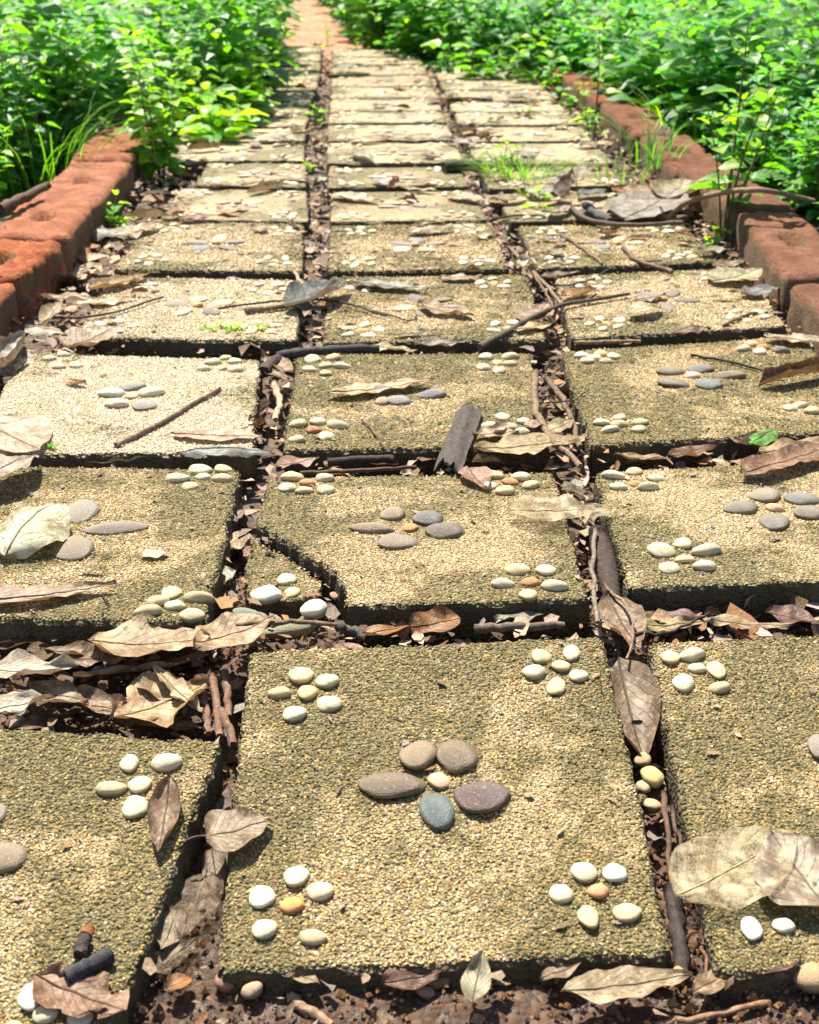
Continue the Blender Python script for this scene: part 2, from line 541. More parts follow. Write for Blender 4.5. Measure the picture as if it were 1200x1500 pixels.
def grain_layer(S3, poly, spacing, seed):
    """half-buried grains of the exposed aggregate, in world coordinates"""
    rng = np.random.default_rng(seed)
    W_ = (S3(1, .5) - S3(0, .5)).length; D_ = (S3(.5, 1) - S3(.5, 0)).length
    nu, nv = int(W_ / spacing), int(D_ / spacing)
    U, Vv = np.meshgrid((np.arange(nu) + .5) / nu, (np.arange(nv) + .5) / nv, indexing='ij')
    U = U.ravel() + rng.uniform(-.48, .48, U.size) / nu
    Vv = Vv.ravel() + rng.uniform(-.48, .48, Vv.size) / nv
    ok = in_poly(U, Vv, poly)
    pp = np.array([to_px(S3(a, b_)) for a, b_ in ((0, 0), (1, 0), (1, 1), (0, 1))])
    gx = (1 - U) * (1 - Vv) * pp[0, 0] + U * (1 - Vv) * pp[1, 0] + U * Vv * pp[2, 0] + (1 - U) * Vv * pp[3, 0]
    ok &= (gx > -420) & (gx < 1620)
    U, Vv = U[ok], Vv[ok]
    n = len(U)
    c = [np.array(S3(a, b_)) for a, b_ in ((0, 0), (1, 0), (1, 1), (0, 1))]
    pos = ((1 - U) * (1 - Vv))[:, None] * c[0] + (U * (1 - Vv))[:, None] * c[1] + (U * Vv)[:, None] * c[2] + ((1 - U) * Vv)[:, None] * c[3]
    k = 5 if spacing < .0031 else 4
    r = spacing * rng.uniform(.34, .74, n) * np.where(rng.random(n) < .10, 1.4, 1)
    asp = rng.uniform(.5, 1.0, n); rot = rng.uniform(0, math.pi, n)
    h = r * rng.uniform(.15, .65, n)
    ang = np.arange(k) / k * 2 * math.pi
    V = np.zeros((n, 2 * k, 3), np.float32)
    for ring, (rs, hs) in enumerate(((1.0, -.15), (.60, 1.0))):
        a = ang[None, :] + rng.uniform(-.42, .42, (n, k))
        rr = r[:, None] * rs * rng.uniform(.68, 1.22, (n, k))
        x = np.cos(a) * rr; y = np.sin(a) * rr * asp[:, None]
        V[:, ring * k:(ring + 1) * k, 0] = x * np.cos(rot)[:, None] - y * np.sin(rot)[:, None]
        V[:, ring * k:(ring + 1) * k, 1] = x * np.sin(rot)[:, None] + y * np.cos(rot)[:, None]
        V[:, ring * k:(ring + 1) * k, 2] = (hs * h)[:, None] * rng.uniform(.45, 1.2, (n, k)) if hs > 0 else (hs * h)[:, None]
    V += pos[:, None, :]
    base = (np.arange(n) * 2 * k)[:, None, None]
    i = np.arange(k)
    q = np.stack([i, (i + 1) % k, (i + 1) % k + k, i + k], -1)[None] + base
    top = (np.arange(k) + k)[None, :] + base[:, 0]
    col = PALETTE[rng.choice(len(PALETTE), n, p=PAL_P)] * rng.uniform(.8, 1.15, (n, 1))
    col = np.concatenate([col, rng.random((n, 1))], 1)
    colv = np.repeat(col, 2 * k, 0)
    uv = np.repeat(np.stack([U, Vv], -1), 2 * k, 0)
    return V.reshape(-1, 3), [q.reshape(-1, 4), top], uv, colv

def ico_pebble(seed, sub):
    bm = bmesh.new()
    bmesh.ops.create_icosphere(bm, subdivisions=sub, radius=1)
    s = seed * 7.13
    for v in bm.verts:
        d = v.co.copy()
        k = 1 + .20 * mnoise.noise(d * .9 + Vector((s, s, s))) + .07 * mnoise.noise(d * 2.2 + Vector((s, 0, s)))
        v.co = d * k
    me = bpy.data.meshes.new("pebble")
    bm.to_mesh(me); bm.free()
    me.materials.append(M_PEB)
    me.polygons.foreach_set("use_smooth", np.ones(len(me.polygons), bool))
    return me

PEB_HI = [ico_pebble(i, 3) for i in range(7)]
PEB_LO = [ico_pebble(i + 20, 2) for i in range(5)]
C_WHITE = [(.56, .50, .34), (.54, .48, .34), (.58, .53, .40), (.54, .44, .27), (.50, .44, .30), (.48, .44, .32)]
C_ORANGE = [(.62, .30, .12), (.70, .42, .22), (.66, .36, .20)]
C_GREY = [(.24, .20, .165), (.21, .16, .13), (.17, .16, .145), (.19, .205, .21), (.31, .24, .17), (.33, .265, .19), (.175, .13, .12)]

prng = random.Random(5)

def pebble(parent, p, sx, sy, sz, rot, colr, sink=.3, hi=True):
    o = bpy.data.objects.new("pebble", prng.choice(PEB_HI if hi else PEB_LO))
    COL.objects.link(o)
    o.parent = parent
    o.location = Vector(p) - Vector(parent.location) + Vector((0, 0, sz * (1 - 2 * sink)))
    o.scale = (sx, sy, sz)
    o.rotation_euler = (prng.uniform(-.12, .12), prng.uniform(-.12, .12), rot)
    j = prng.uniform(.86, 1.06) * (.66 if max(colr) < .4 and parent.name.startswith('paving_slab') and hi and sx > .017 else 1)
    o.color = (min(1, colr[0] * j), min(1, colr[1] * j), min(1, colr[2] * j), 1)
    return o

class Slab: pass

def make_slab(px, label, moss_shade=.5, light=0.0, dz=(0, 0, 0, 0), grain=0.0, flowers='auto', poly=None, seed=0, hand=(), detail=1, thick=THICK, skip=()):
    c = [P(x, y, dz[i]) for i, (x, y) in enumerate(px)]
    def S3(u, v):
        return c[0] * ((1 - u) * (1 - v)) + c[1] * (u * (1 - v)) + c[2] * (u * v) + c[3] * ((1 - u) * v)
    poly = poly or [(0, 0), (1, 0), (1, 1), (0, 1)]
    step = .018 if detail else .06
    amp = .010 if detail else .012
    ol = jit_outline(poly, seed + 1.7, amp, step)
    n = len(ol)
    cen = sum((S3(*q) for q in ol), Vector()) / n
    cuv = sum(ol, Vector((0, 0))) / n
    org = Vector((cen.x, cen.y, cen.z - thick))
    rings = []
    uvs = []
    rng = random.Random(seed)
    # inset top rim, top edge, sides, bottom
    for depth, ins in ((0.0, .016), (.0016, .006), (.006, 0.0), (thick * .5, -.003), (thick, 0.004)):
        ring = []
        for i, q in enumerate(ol):
            tq = (ol[(i + 1) % n] - ol[i - 1]).normalized()
            nr = Vector((-tq.y, tq.x))
            w = ins + (mnoise.noise(Vector((i * .9, depth * 300 + seed, 0))) * .006 if depth > 0 else 0)
            qq = q + nr * w
            p = S3(qq.x, qq.y); p.z -= depth
            ring.append(tuple(p - org)); uvs.append(tuple(qq))
        rings.append(ring)
    V = np.array([v for r_ in rings for v in r_])
    faces = [np.arange(n)[None, :]]
    q = grid_faces(len(rings), n, True)
    me_faces = [q, np.arange(n)[None, :], (np.arange(n) + 4 * n)[None, ::-1]]
    # winding: outline runs counter-clockwise, so the top face is as listed
    me = np_mesh("paving_slab", V, me_faces, M_SLAB, uv=np.array(uvs), smooth=False)
    o = link("paving_slab", me, None, org)
    o.color = (moss_shade, light, 1.0 if grain else 0.0, 1)  # red: algae plus painted dappled shade; green: painted dappled sun
    tag(o, label, "paving slab", "pebble-flower paving slabs of the path", "thing")
    plane_n = (c[1] - c[0]).cross(c[3] - c[0]).normalized()
    s = Slab(); s.c = c; s.S3 = S3; s.n = plane_n; s.o = o; s.poly_xy = [(S3(*q)[0], S3(*q)[1]) for q in poly]
    s.p0 = c[0]
    SLABS.append(s)
    if grain:
        ins = [(cuv + (Vector(q) - cuv) * .985) for q in ol]
        gv, gf, guv, gc = grain_layer(S3, [tuple(q) for q in ins], grain, seed + 11)
        gv = gv - np.array(org)
        go = link("gravel", np_mesh("gravel", gv, gf, M_GRAIN, guv, gc, False), o)
        go.color = (moss_shade, light, 0, 1)
        go["kind"] = "stuff"
    W_ = (S3(1, .5) - S3(0, .5)).length
    hi = detail > 0
    def ray_hit(x, y):
        r = Vector(ray(x, y)); cp = Vector((0, 0, CAM_H))
        t = (c[0] - cp).dot(plane_n) / r.dot(plane_n)
        return cp + r * t
    s.hit = ray_hit
    for (x, y, w, h, colr) in hand:
        p = ray_hit(x, y)
        k = px_per_m(p)
        sx = w / k / 2
        view = math.atan2(CAM_H - p.z, p.y)
        sx *= 1.06; sz = min(.010, .55 * sx)
        if w > 34 and colr[0] < .5: sz *= .8
        sy = max(.006, (h / k / 2 - .35 * sz * math.cos(view)) / math.sin(view))
        sy = min(sy, sx * 1.7)
        pebble(o, p, sx, sy, sz, prng.uniform(-.3, .3), colr, .40, True)
    if flowers == 'auto':
        for ci, (fu, fv) in enumerate(((.17, .17), (.83, .17), (.83, .83), (.17, .83))):
            if ci in skip: continue
            fu += prng.uniform(-.015, .015); fv += prng.uniform(-.015, .015)
            a0 = prng.uniform(0, 6.28)
            for k in range(6):
                if k == 5:
                    p = S3(fu, fv); colr = prng.choice(C_ORANGE if prng.random() < .6 else C_WHITE); sc = .85
                else:
                    a = a0 + k * 2 * math.pi / 5 + prng.uniform(-.15, .15); r_ = .076 + prng.uniform(-.008, .01)
                    p = S3(fu + r_ * math.cos(a), fv + r_ * math.sin(a)); colr = prng.choice(C_WHITE); sc = 1
                sx = .0125 * sc * prng.uniform(.85, 1.25); sy = .0095 * sc * prng.uniform(.85, 1.2)
                pebble(o, p, sx, sy, .0048 * sc, prng.uniform(0, 3.1), colr, .42, hi)
        if 4 not in skip:
            fu, fv = .5 + prng.uniform(-.02, .02), .5 + prng.uniform(-.02, .02)
            a0 = prng.uniform(0, 6.28)
            for k in range(5):
                a = a0 + k * 2 * math.pi / 5 + prng.uniform(-.12, .12); r_ = .115
                p = S3(fu + r_ * math.cos(a), fv + r_ * math.sin(a))
                pebble(o, p, .026 * prng.uniform(.8, 1.15), .0165 * prng.uniform(.85, 1.15), .0048, a + prng.uniform(-.2, .2), tuple(min(1, q * 1.35) for q in prng.choice(C_GREY)), .43, hi)
            pebble(o, S3(fu, fv), .010, .009, .006, 0, prng.choice(C_ORANGE), .25, hi)
    return s

Wt, Cr, Or = (.57, .51, .345), (.55, .45, .255), (.50, .22, .08)
Gy, Tn, Br, Bl, Pu = (.22, .19, .16), (.33, .25, .165), (.19, .145, .11), (.16, .19, .20), (.15, .11, .10)

hand_C1 = [(441, 992, 36, 26, Cr), (480, 1000, 34, 24, Wt), (411, 1018, 34, 18, Cr), (451, 1016, 28, 26, (.58, .42, .22)), (482, 1033, 36, 24, Wt), (432, 1048, 34, 26, Wt),
           (793, 963, 30, 22, Cr), (838, 958, 24, 26, Wt), (822, 978, 28, 18, Cr), (782, 987, 34, 24, Wt), (848, 992, 28, 20, Wt), (816, 1007, 26, 30, Cr),
           (434, 1286, 36, 34, Wt), (385, 1315, 36, 36, (.66, .66, .52)), (470, 1308, 38, 30, Wt), (429, 1328, 34, 28, (.60, .29, .09)), (388, 1363, 36, 34, Wt), (458, 1376, 40, 24, Cr),
           (855, 1280, 38, 32, Wt), (902, 1281, 34, 30, (.62, .62, .50)), (823, 1312, 34, 30, Wt), (876, 1308, 32, 24, (.50, .24, .13)), (862, 1345, 32, 40, Cr), (918, 1340, 40, 30, Cr),
           (613, 1108, 54, 48, (.29, .215, .14)), (672, 1110, 58, 50, (.235, .175, .12)), (576, 1152, 90, 46, (.215, .16, .115)), (641, 1189, 50, 56, (.135, .175, .18)), (705, 1169, 78, 52, (.135, .09, .085)), (643, 1146, 32, 26, (.60, .37, .24))]
hand_L1 = [(190, 1120, 28, 26, Wt), (245, 1120, 44, 28, Wt), (205, 1152, 34, 26, Wt), (163, 1159, 44, 22, Cr), (200, 1184, 36, 36, Wt), (242, 1160, 24, 24, Cr),
           (8, 1257, 58, 46, (0.34, 0.258, 0.184)), (-6, 1195, 30, 40, Gy), (-70, 1230, 60, 48, Gy), (-60, 1300, 60, 46, Br),
           (44, 1463, 34, 44, (0.62, 0.66, 0.55)), (67, 1488, 36, 30, Wt), (118, 1494, 36, 32, Wt), (20, 1510, 30, 30, Cr)]
hand_R1 = [(982, 965, 28, 22, Cr), (1015, 962, 38, 20, Wt), (1022, 981, 26, 16, (0.74, 0.6, 0.36)), (1049, 983, 26, 26, Cr), (1001, 1003, 32, 26, Wt), (1054, 1010, 32, 18, Cr),
           (1075, 1313, 42, 36, Wt), (1102, 1362, 30, 42, (0.76, 0.76, 0.66)), (1149, 1358, 32, 26, (0.72, 0.72, 0.52)), (1060, 1290, 24, 22, Cr),
           (1200, 1095, 34, 42, Gy), (1240, 1060, 60, 40, Br), (1290, 1110, 80, 44, Gy), (1235, 1150, 56, 46, Bl)]
hand_L2 = [(260, 705, 36, 14, Wt), (293, 692, 34, 16, Wt), (299, 701, 22, 12, Wt), (279, 715, 24, 14, Cr), (326, 705, 32, 13, Cr), (327, 690, 26, 14, Cr),
           (119, 752, 52, 34, (0.34, 0.306, 0.252)), (168, 777, 90, 20, (0.252, 0.211, 0.17)), (107, 806, 62, 38, (0.313, 0.258, 0.184)), (52, 766, 50, 24, Tn), (45, 795, 50, 26, Gy), (93, 777, 20, 12, Or),
           (251, 871, 28, 22, Cr), (232, 884, 34, 18, Cr), (257, 890, 30, 17, Wt), (291, 880, 46, 14, Cr), (217, 900, 42, 17, Cr), (281, 904, 36, 20, Cr)]
hand_C2 = [(430, 702, 34, 15, Cr), (476, 703, 28, 13, Wt), (450, 710, 24, 11, Or), (421, 717, 28, 14, Wt), (447, 721, 26, 12, Cr), (478, 720, 26, 15, Wt),
           (725, 699, 28, 14, Cr), (763, 702, 30, 13, Wt), (747, 708, 24, 11, Or), (778, 713, 26, 13, Cr), (718, 713, 20, 12, Wt), (740, 722, 30, 14, Cr),
           (575, 756, 38, 20, (0.326, 0.245, 0.17)), (627, 762, 46, 24, (0.17, 0.16, 0.15)), (547, 777, 60, 18, (0.326, 0.245, 0.163)), (653, 780, 54, 28, (0.17, 0.136, 0.119)), (585, 796, 56, 26, (0.286, 0.224, 0.17)), (601, 775, 22, 14, Or),
           (758, 838, 36, 18, Cr), (800, 838, 30, 17, Wt), (778, 855, 26, 16, Or), (736, 858, 34, 15, Wt), (813, 862, 38, 17, Wt), (774, 874, 28, 20, Cr)]
hand_R2 = [(900, 700, 34, 13, Wt), (929, 693, 24, 12, Cr), (961, 703, 24, 11, Wt), (932, 711, 20, 10, Or), (907, 716, 26, 12, Wt), (950, 717, 32, 10, Wt),
           (1120, 728, 46, 24, (0.299, 0.252, 0.197)), (1174, 733, 52, 20, (0.224, 0.224, 0.204)), (1085, 747, 52, 20, (0.258, 0.211, 0.17)), (1134, 767, 42, 28, (0.231, 0.211, 0.19)), (1190, 753, 56, 24, (0.252, 0.204, 0.17)), (1135, 747, 28, 12, (0.7, 0.44, 0.24)),
           (968, 810, 40, 24, Wt), (1000, 799, 28, 18, Wt), (1036, 810, 44, 18, Wt), (1004, 822, 28, 13, (0.66, 0.46, 0.26)), (980, 835, 30, 18, Wt), (1032, 833, 36, 16, Wt)]
hand_R3 = [(853, 523, 22, 10, Wt), (880, 520, 20, 9, Cr), (872, 527, 22, 9, Wt), (899, 524, 20, 9, Wt), (860, 531, 22, 9, Wt), (888, 531, 20, 8, Cr),
           (984, 546, 42, 14, (0.245, 0.197, 0.156)), (1026, 542, 38, 14, (0.224, 0.224, 0.211)), (988, 563, 44, 18, (0.204, 0.163, 0.129)), (1040, 565, 38, 18, (0.177, 0.204, 0.218)), (1070, 552, 44, 12, Tn), (1015, 552, 22, 10, (0.72, 0.52, 0.36)),
           (882, 621, 24, 11, Wt), (908, 614, 20, 10, Wt), (938, 621, 24, 10, Cr), (907, 624, 26, 10, Cr), (894, 632, 28, 10, Wt), (936, 631, 22, 11, Cr),
           (1090, 513, 22, 9, Cr), (1103, 506, 20, 8, Cr), (1113, 517, 20, 10, Wt), (1118, 511, 20, 8, Or), (1144, 516, 26, 9, Gy),
           (1158, 600, 22, 10, Wt), (1172, 596, 22, 10, Wt), (1190, 604, 24, 11, Cr)]
hand_C3 = [(457, 528, 22, 12, Wt), (489, 526, 22, 10, Cr), (478, 537, 20, 9, Cr), (454, 543, 20, 9, Wt), (478, 548, 18, 11, Cr), (502, 539, 26, 9, Wt),
           (712, 525, 22, 10, Wt), (747, 525, 26, 9, Wt), (729, 533, 16, 8, Cr), (708, 540, 22, 10, Wt), (748, 535, 20, 8, Cr), (731, 544, 18, 10, Wt),
           (600, 563, 40, 16, Tn), (634, 580, 40, 15, (0.224, 0.224, 0.224)), (586, 589, 36, 16, (0.299, 0.292, 0.272)), (555, 573, 40, 16, Gy), (560, 590, 22, 12, Tn),
           (437, 624, 28, 12, Cr), (467, 620, 24, 12, Wt), (495, 626, 34, 12, Wt), (460, 632, 22, 12, (0.354, 0.15, 0.061)), (436, 646, 24, 12, Cr), (478, 641, 24, 13, Wt),
           (736, 613, 22, 12, Wt), (718, 626, 24, 11, Wt), (768, 620, 22, 10, Wt), (748, 627, 22, 10, Cr), (765, 634, 22, 10, Wt), (735, 636, 20, 9, Cr)]
hand_L3 = [(195, 568, 38, 16, (0.374, 0.34, 0.292)), (164, 579, 40, 14, (0.58, 0.53, 0.44)), (222, 578, 40, 14, (0.62, 0.52, 0.38)), (172, 595, 34, 14, (0.66, 0.56, 0.42)), (211, 596, 36, 18, (0.34, 0.313, 0.286)), (193, 582, 18, 10, Cr),
           (313, 533, 24, 10, Wt), (345, 531, 20, 9, Wt), (326, 541, 16, 8, Cr), (345, 543, 24, 10, Wt), (300, 542, 20, 8, Wt), (331, 526, 18, 8, Cr),
           (72, 527, 20, 8, Wt), (93, 521, 20, 8, Wt), (86, 539, 20, 8, Wt), (112, 537, 20, 9, Wt), (8, 622, 30, 14, Wt), (40, 628, 26, 12, Wt), (25, 637, 26, 10, Wt)]

hand = {}
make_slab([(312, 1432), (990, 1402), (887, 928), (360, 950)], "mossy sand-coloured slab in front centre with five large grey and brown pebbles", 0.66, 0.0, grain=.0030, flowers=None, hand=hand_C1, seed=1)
make_slab([(-700, 1670), (105, 1690), (332, 1081), (-225, 1048)], "dark mossy slab cut by the lower left edge of the photo", 0.78, 0, dz=(.008, .008, .008, .008), grain=.0030, flowers=None, hand=hand_L1, seed=2)  # algae amount includes painted dimness from dappled shade
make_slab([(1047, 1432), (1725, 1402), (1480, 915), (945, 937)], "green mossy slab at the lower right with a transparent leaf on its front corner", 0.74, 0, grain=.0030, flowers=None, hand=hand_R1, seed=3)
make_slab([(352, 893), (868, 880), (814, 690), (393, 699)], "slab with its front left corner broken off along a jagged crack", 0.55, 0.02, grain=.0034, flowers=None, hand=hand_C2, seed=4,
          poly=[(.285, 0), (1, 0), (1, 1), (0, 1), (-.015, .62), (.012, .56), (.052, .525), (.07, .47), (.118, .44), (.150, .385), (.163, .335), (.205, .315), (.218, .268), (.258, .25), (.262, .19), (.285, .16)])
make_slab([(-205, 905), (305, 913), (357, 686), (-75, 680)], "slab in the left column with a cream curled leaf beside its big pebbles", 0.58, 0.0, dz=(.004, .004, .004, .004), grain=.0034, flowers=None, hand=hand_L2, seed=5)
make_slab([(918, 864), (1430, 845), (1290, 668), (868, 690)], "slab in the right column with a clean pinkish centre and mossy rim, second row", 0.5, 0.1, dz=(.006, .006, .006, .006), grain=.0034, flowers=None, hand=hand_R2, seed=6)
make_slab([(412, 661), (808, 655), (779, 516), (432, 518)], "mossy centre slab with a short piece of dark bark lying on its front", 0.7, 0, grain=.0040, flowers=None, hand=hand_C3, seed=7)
make_slab([(-48, 668), (374, 664), (384, 526), (28, 515)], "brightest bleached sandy slab on the left with a straight grey twig lying on it", 0.1, 0.62, grain=.0040, flowers=None, hand=hand_L3, seed=8)  # clean sand, lightened further by painted dappled sun
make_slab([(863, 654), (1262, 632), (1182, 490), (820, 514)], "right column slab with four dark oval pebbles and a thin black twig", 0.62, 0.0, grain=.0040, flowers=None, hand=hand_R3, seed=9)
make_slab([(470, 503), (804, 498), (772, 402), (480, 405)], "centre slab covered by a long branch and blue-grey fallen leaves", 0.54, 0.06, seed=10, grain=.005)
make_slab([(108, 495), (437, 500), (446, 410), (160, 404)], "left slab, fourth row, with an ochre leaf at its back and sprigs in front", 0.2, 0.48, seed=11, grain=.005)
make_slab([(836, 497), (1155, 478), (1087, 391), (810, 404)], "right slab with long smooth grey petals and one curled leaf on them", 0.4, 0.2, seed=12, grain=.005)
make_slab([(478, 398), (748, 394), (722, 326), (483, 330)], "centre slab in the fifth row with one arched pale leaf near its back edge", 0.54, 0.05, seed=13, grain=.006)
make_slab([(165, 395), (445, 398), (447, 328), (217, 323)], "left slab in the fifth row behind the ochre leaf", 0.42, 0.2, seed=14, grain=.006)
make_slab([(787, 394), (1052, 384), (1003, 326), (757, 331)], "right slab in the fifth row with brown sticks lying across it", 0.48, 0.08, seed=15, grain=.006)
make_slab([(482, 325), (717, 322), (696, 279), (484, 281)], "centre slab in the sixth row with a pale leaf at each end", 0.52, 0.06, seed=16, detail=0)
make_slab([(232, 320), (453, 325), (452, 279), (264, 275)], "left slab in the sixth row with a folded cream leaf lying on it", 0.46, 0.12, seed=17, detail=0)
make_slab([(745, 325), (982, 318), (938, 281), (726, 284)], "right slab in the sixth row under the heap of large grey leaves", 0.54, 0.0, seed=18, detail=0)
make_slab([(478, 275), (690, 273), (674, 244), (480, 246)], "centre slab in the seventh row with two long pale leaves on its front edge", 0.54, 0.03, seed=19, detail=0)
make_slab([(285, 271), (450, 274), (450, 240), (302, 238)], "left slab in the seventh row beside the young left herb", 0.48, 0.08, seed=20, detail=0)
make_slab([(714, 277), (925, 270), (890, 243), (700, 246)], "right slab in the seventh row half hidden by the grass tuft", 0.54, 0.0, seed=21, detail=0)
def scale_w(y): return .476 * (y + 190)
ORD = {8: "eighth", 9: "ninth", 10: "tenth", 11: "eleventh", 12: "twelfth", 13: "thirteenth", 14: "fourteenth", 15: "fifteenth", 16: "sixteenth", 17: "seventeenth"}
def far_rows(col, fronts, lx):
    for i in range(len(fronts) - 1):
        yf, yb = fronts[i], fronts[i + 1] + (3 if fronts[i] > 190 else 1.2)
        def q(y):
            x0 = lx(y); return x0, x0 + scale_w(y)
        a, b_ = q(yf), q(yb)
        make_slab([(a[0], yf), (a[1], yf - 1), (b_[1], yb - .5), (b_[0], yb)],
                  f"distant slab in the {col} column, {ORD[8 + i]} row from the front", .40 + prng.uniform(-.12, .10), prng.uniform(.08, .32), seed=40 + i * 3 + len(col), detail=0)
far_rows("centre", [239, 206, 180, 163, 144, 127, 110, 95, 83, 72], lambda y: np.interp(y, [70, 140, 180, 240], [487, 484, 480, 477]))
far_rows("left", [236, 207, 186, 168, 150, 132, 118, 104, 90, 77, 66], lambda y: np.interp(y, [70, 105, 130, 150, 190, 240], [472, 470, 465, 456, 449, 447]) - scale_w(y))
far_rows("right", [240, 207, 183, 164, 148, 132, 117, 104, 92], lambda y: np.interp(y, [90, 240], [630, 697]))

# the corner that broke off, sunk into the joint
crumb_bits = [(.0, .02), (.27, .02), (.27, .14), (.22, .22), (.14, .31), (.10, .40), (.03, .47), (-.02, .56), (-.03, .3)]
s_ = make_slab([(352, 893), (868, 880), (814, 690), (393, 699)], "triangular chunk of slab with white pebbles, sunk beside the crack", .55, .0, dz=(-.014, -.014, -.014, -.014), grain=.0034, flowers=None, seed=31,
               poly=[(.02, .04), (.17, .04), (.24, .12), (.215, .19), (.18, .235), (.168, .275), (.132, .295), (.118, .345), (.09, .39), (.045, .42), (.02, .475), (-.01, .51), (-.02, .30)],
               hand=[(391, 874, 42, 28, (.78, .77, .60)), (421, 851, 28, 20, Wt), (428, 869, 22, 18, Cr)])
s_.o.name = "broken_slab_corner"; s_.o["category"] = "slab fragment"; del s_.o["group"]; s_.o["kind"] = "thing"

# ------------------------------------------------------------------ brick edging
def brick_mesh(L, Wd, Hh, seed, hole=True, rough=.004, rnd=.017):
    nx, ny, nz = 22, 14, 9
    bm = bmesh.new()
    bmesh.ops.create_cube(bm, size=2)
    bm.free()
    pts, faces = [], []
    def face(n1, n2, fn):
        off = len(pts)
        for i in range(n1 + 1):
            for j in range(n2 + 1):
                pts.append(fn(i / n1 * 2 - 1, j / n2 * 2 - 1))
        g = grid_faces(n1 + 1, n2 + 1) + off
        faces.append(g)
    face(nx, ny, lambda a, b: (a, b, 1)); face(nx, nz, lambda a, b: (a, -1, b)); face(nx, nz, lambda a, b: (-a, 1, b))
    face(ny, nz, lambda a, b: (1, a, b)); face(ny, nz, lambda a, b: (-1, -a, b))
    s = seed * 5.3
    out = []
    hs = Vector((L / 2, Wd / 2, Hh / 2))
    for a in pts:
        p = Vector((a[0] * hs.x, a[1] * hs.y, a[2] * hs.z))
        core = Vector([max(-(hs[k] - rnd), min(hs[k] - rnd, p[k])) for k in range(3)])
        d = p - core
        if d.length > 1e-6: p = core + d.normalized() * rnd
        nz_ = mnoise.noise(p * 14 + Vector((s, 0, s))) * .006 + mnoise.noise(p * 45 + Vector((0, s, s))) * rough
        dirn = (p - core).normalized() if (p - core).length > 1e-6 else Vector(a).normalized()
        p = p + dirn * nz_
        if hole and a[2] > .99:
            e = (p.x / .036) ** 2 + (p.y / .022) ** 2
            if e < 1.5: p.z -= .05 * max(0, min(1, (1.5 - e) / .7))
        p.z += Hh / 2
        out.append(tuple(p))
    V = np.array(out)
    # weld the shared rims
    me = np_mesh("brick", V, faces, M_BRICK)
    bm = bmesh.new(); bm.from_mesh(me)
    bmesh.ops.remove_doubles(bm, verts=bm.verts, dist=.0008)
    bmesh.ops.recalc_face_normals(bm, faces=bm.faces)
    bm.to_mesh(me); bm.free()
    return me

def edging(name, label, segs, side, width, height, cols):
    a0 = P(*segs[0][0], SOIL)
    e = bpy.data.objects.new(name, None); COL.objects.link(e); e.location = a0; e.empty_display_size = .1
    tag(e, label, "brick edging")
    for i, (pa, pb) in enumerate(segs):
        a, b = P(*pa, SOIL), P(*pb, SOIL)
        d = b - a; L = d.length
        ang = math.atan2(d.y, d.x)
        nrm = Vector((-d.y, d.x, 0)).normalized() * (1 if side == 'l' else -1)
        c = (a + b) / 2 + nrm * width / 2
        me = brick_mesh(L * .99 - .004, width, height + .02, i * 3 + (1 if side == 'l' else 40), True, .014 if (side == 'l' and i in (1,)) else .005)
        o = link("brick", me, e)
        o.location = Vector((c.x, c.y, min(a.z, b.z) - .02 + (i % 3) * .004)) - a0
        o.rotation_euler = (0, 0, ang + random.Random(i).uniform(-.04, .04))
        o.color = c4(cols[i % len(cols)])
    return e

edging("brick_edging", "row of weathered orange-red holed bricks edging the left side of the path",
       [((-30, 565), (36, 488)), ((38, 486), (98, 424)), ((99, 422), (148, 362)), ((149, 360), (198, 290)), ((199, 288), (228, 236))], 'l', .17, .105,
       [(.54, .19, .09), (.55, .18, .08), (.56, .23, .13), (.54, .235, .145), (.48, .19, .11)])
edging("brick_edging", "row of rounded brown terracotta bricks edging the right side of the path",
       [((1240, 605), (1152, 484)), ((1150, 481), (1066, 372)), ((1064, 370), (992, 304)), ((990, 302), (930, 246)), ((928, 244), (872, 192)), ((870, 190), (822, 150)), ((820, 148), (782, 120))], 'r', .15, .10,
       [(.29, .145, .09), (.31, .15, .092), (.28, .138, .09), (.29, .135, .085), (.28, .13, .08), (.36, .14, .075), (.37, .15, .08)])

# ------------------------------------------------------------------ fallen leaves
def profile(shape, t):
    if shape == 'heart':  return (math.sin(math.pi * t ** .62) ** .72) if 0 < t < 1 else 0.02
    if shape == 'round':  return math.sqrt(max(0.0, 1 - (2 * t - 1) ** 2)) + .01
    if shape == 'lance':  return (math.sin(math.pi * t ** .85)) ** 1.15 + .012 if 0 < t < 1 else .012
    if shape == 'strip':  return min(1, 8 * t, 8 * (1 - t)) * .9 + .08
    return (math.sin(math.pi * t ** .78)) ** .85 + .012 if 0 < t < 1 else .012

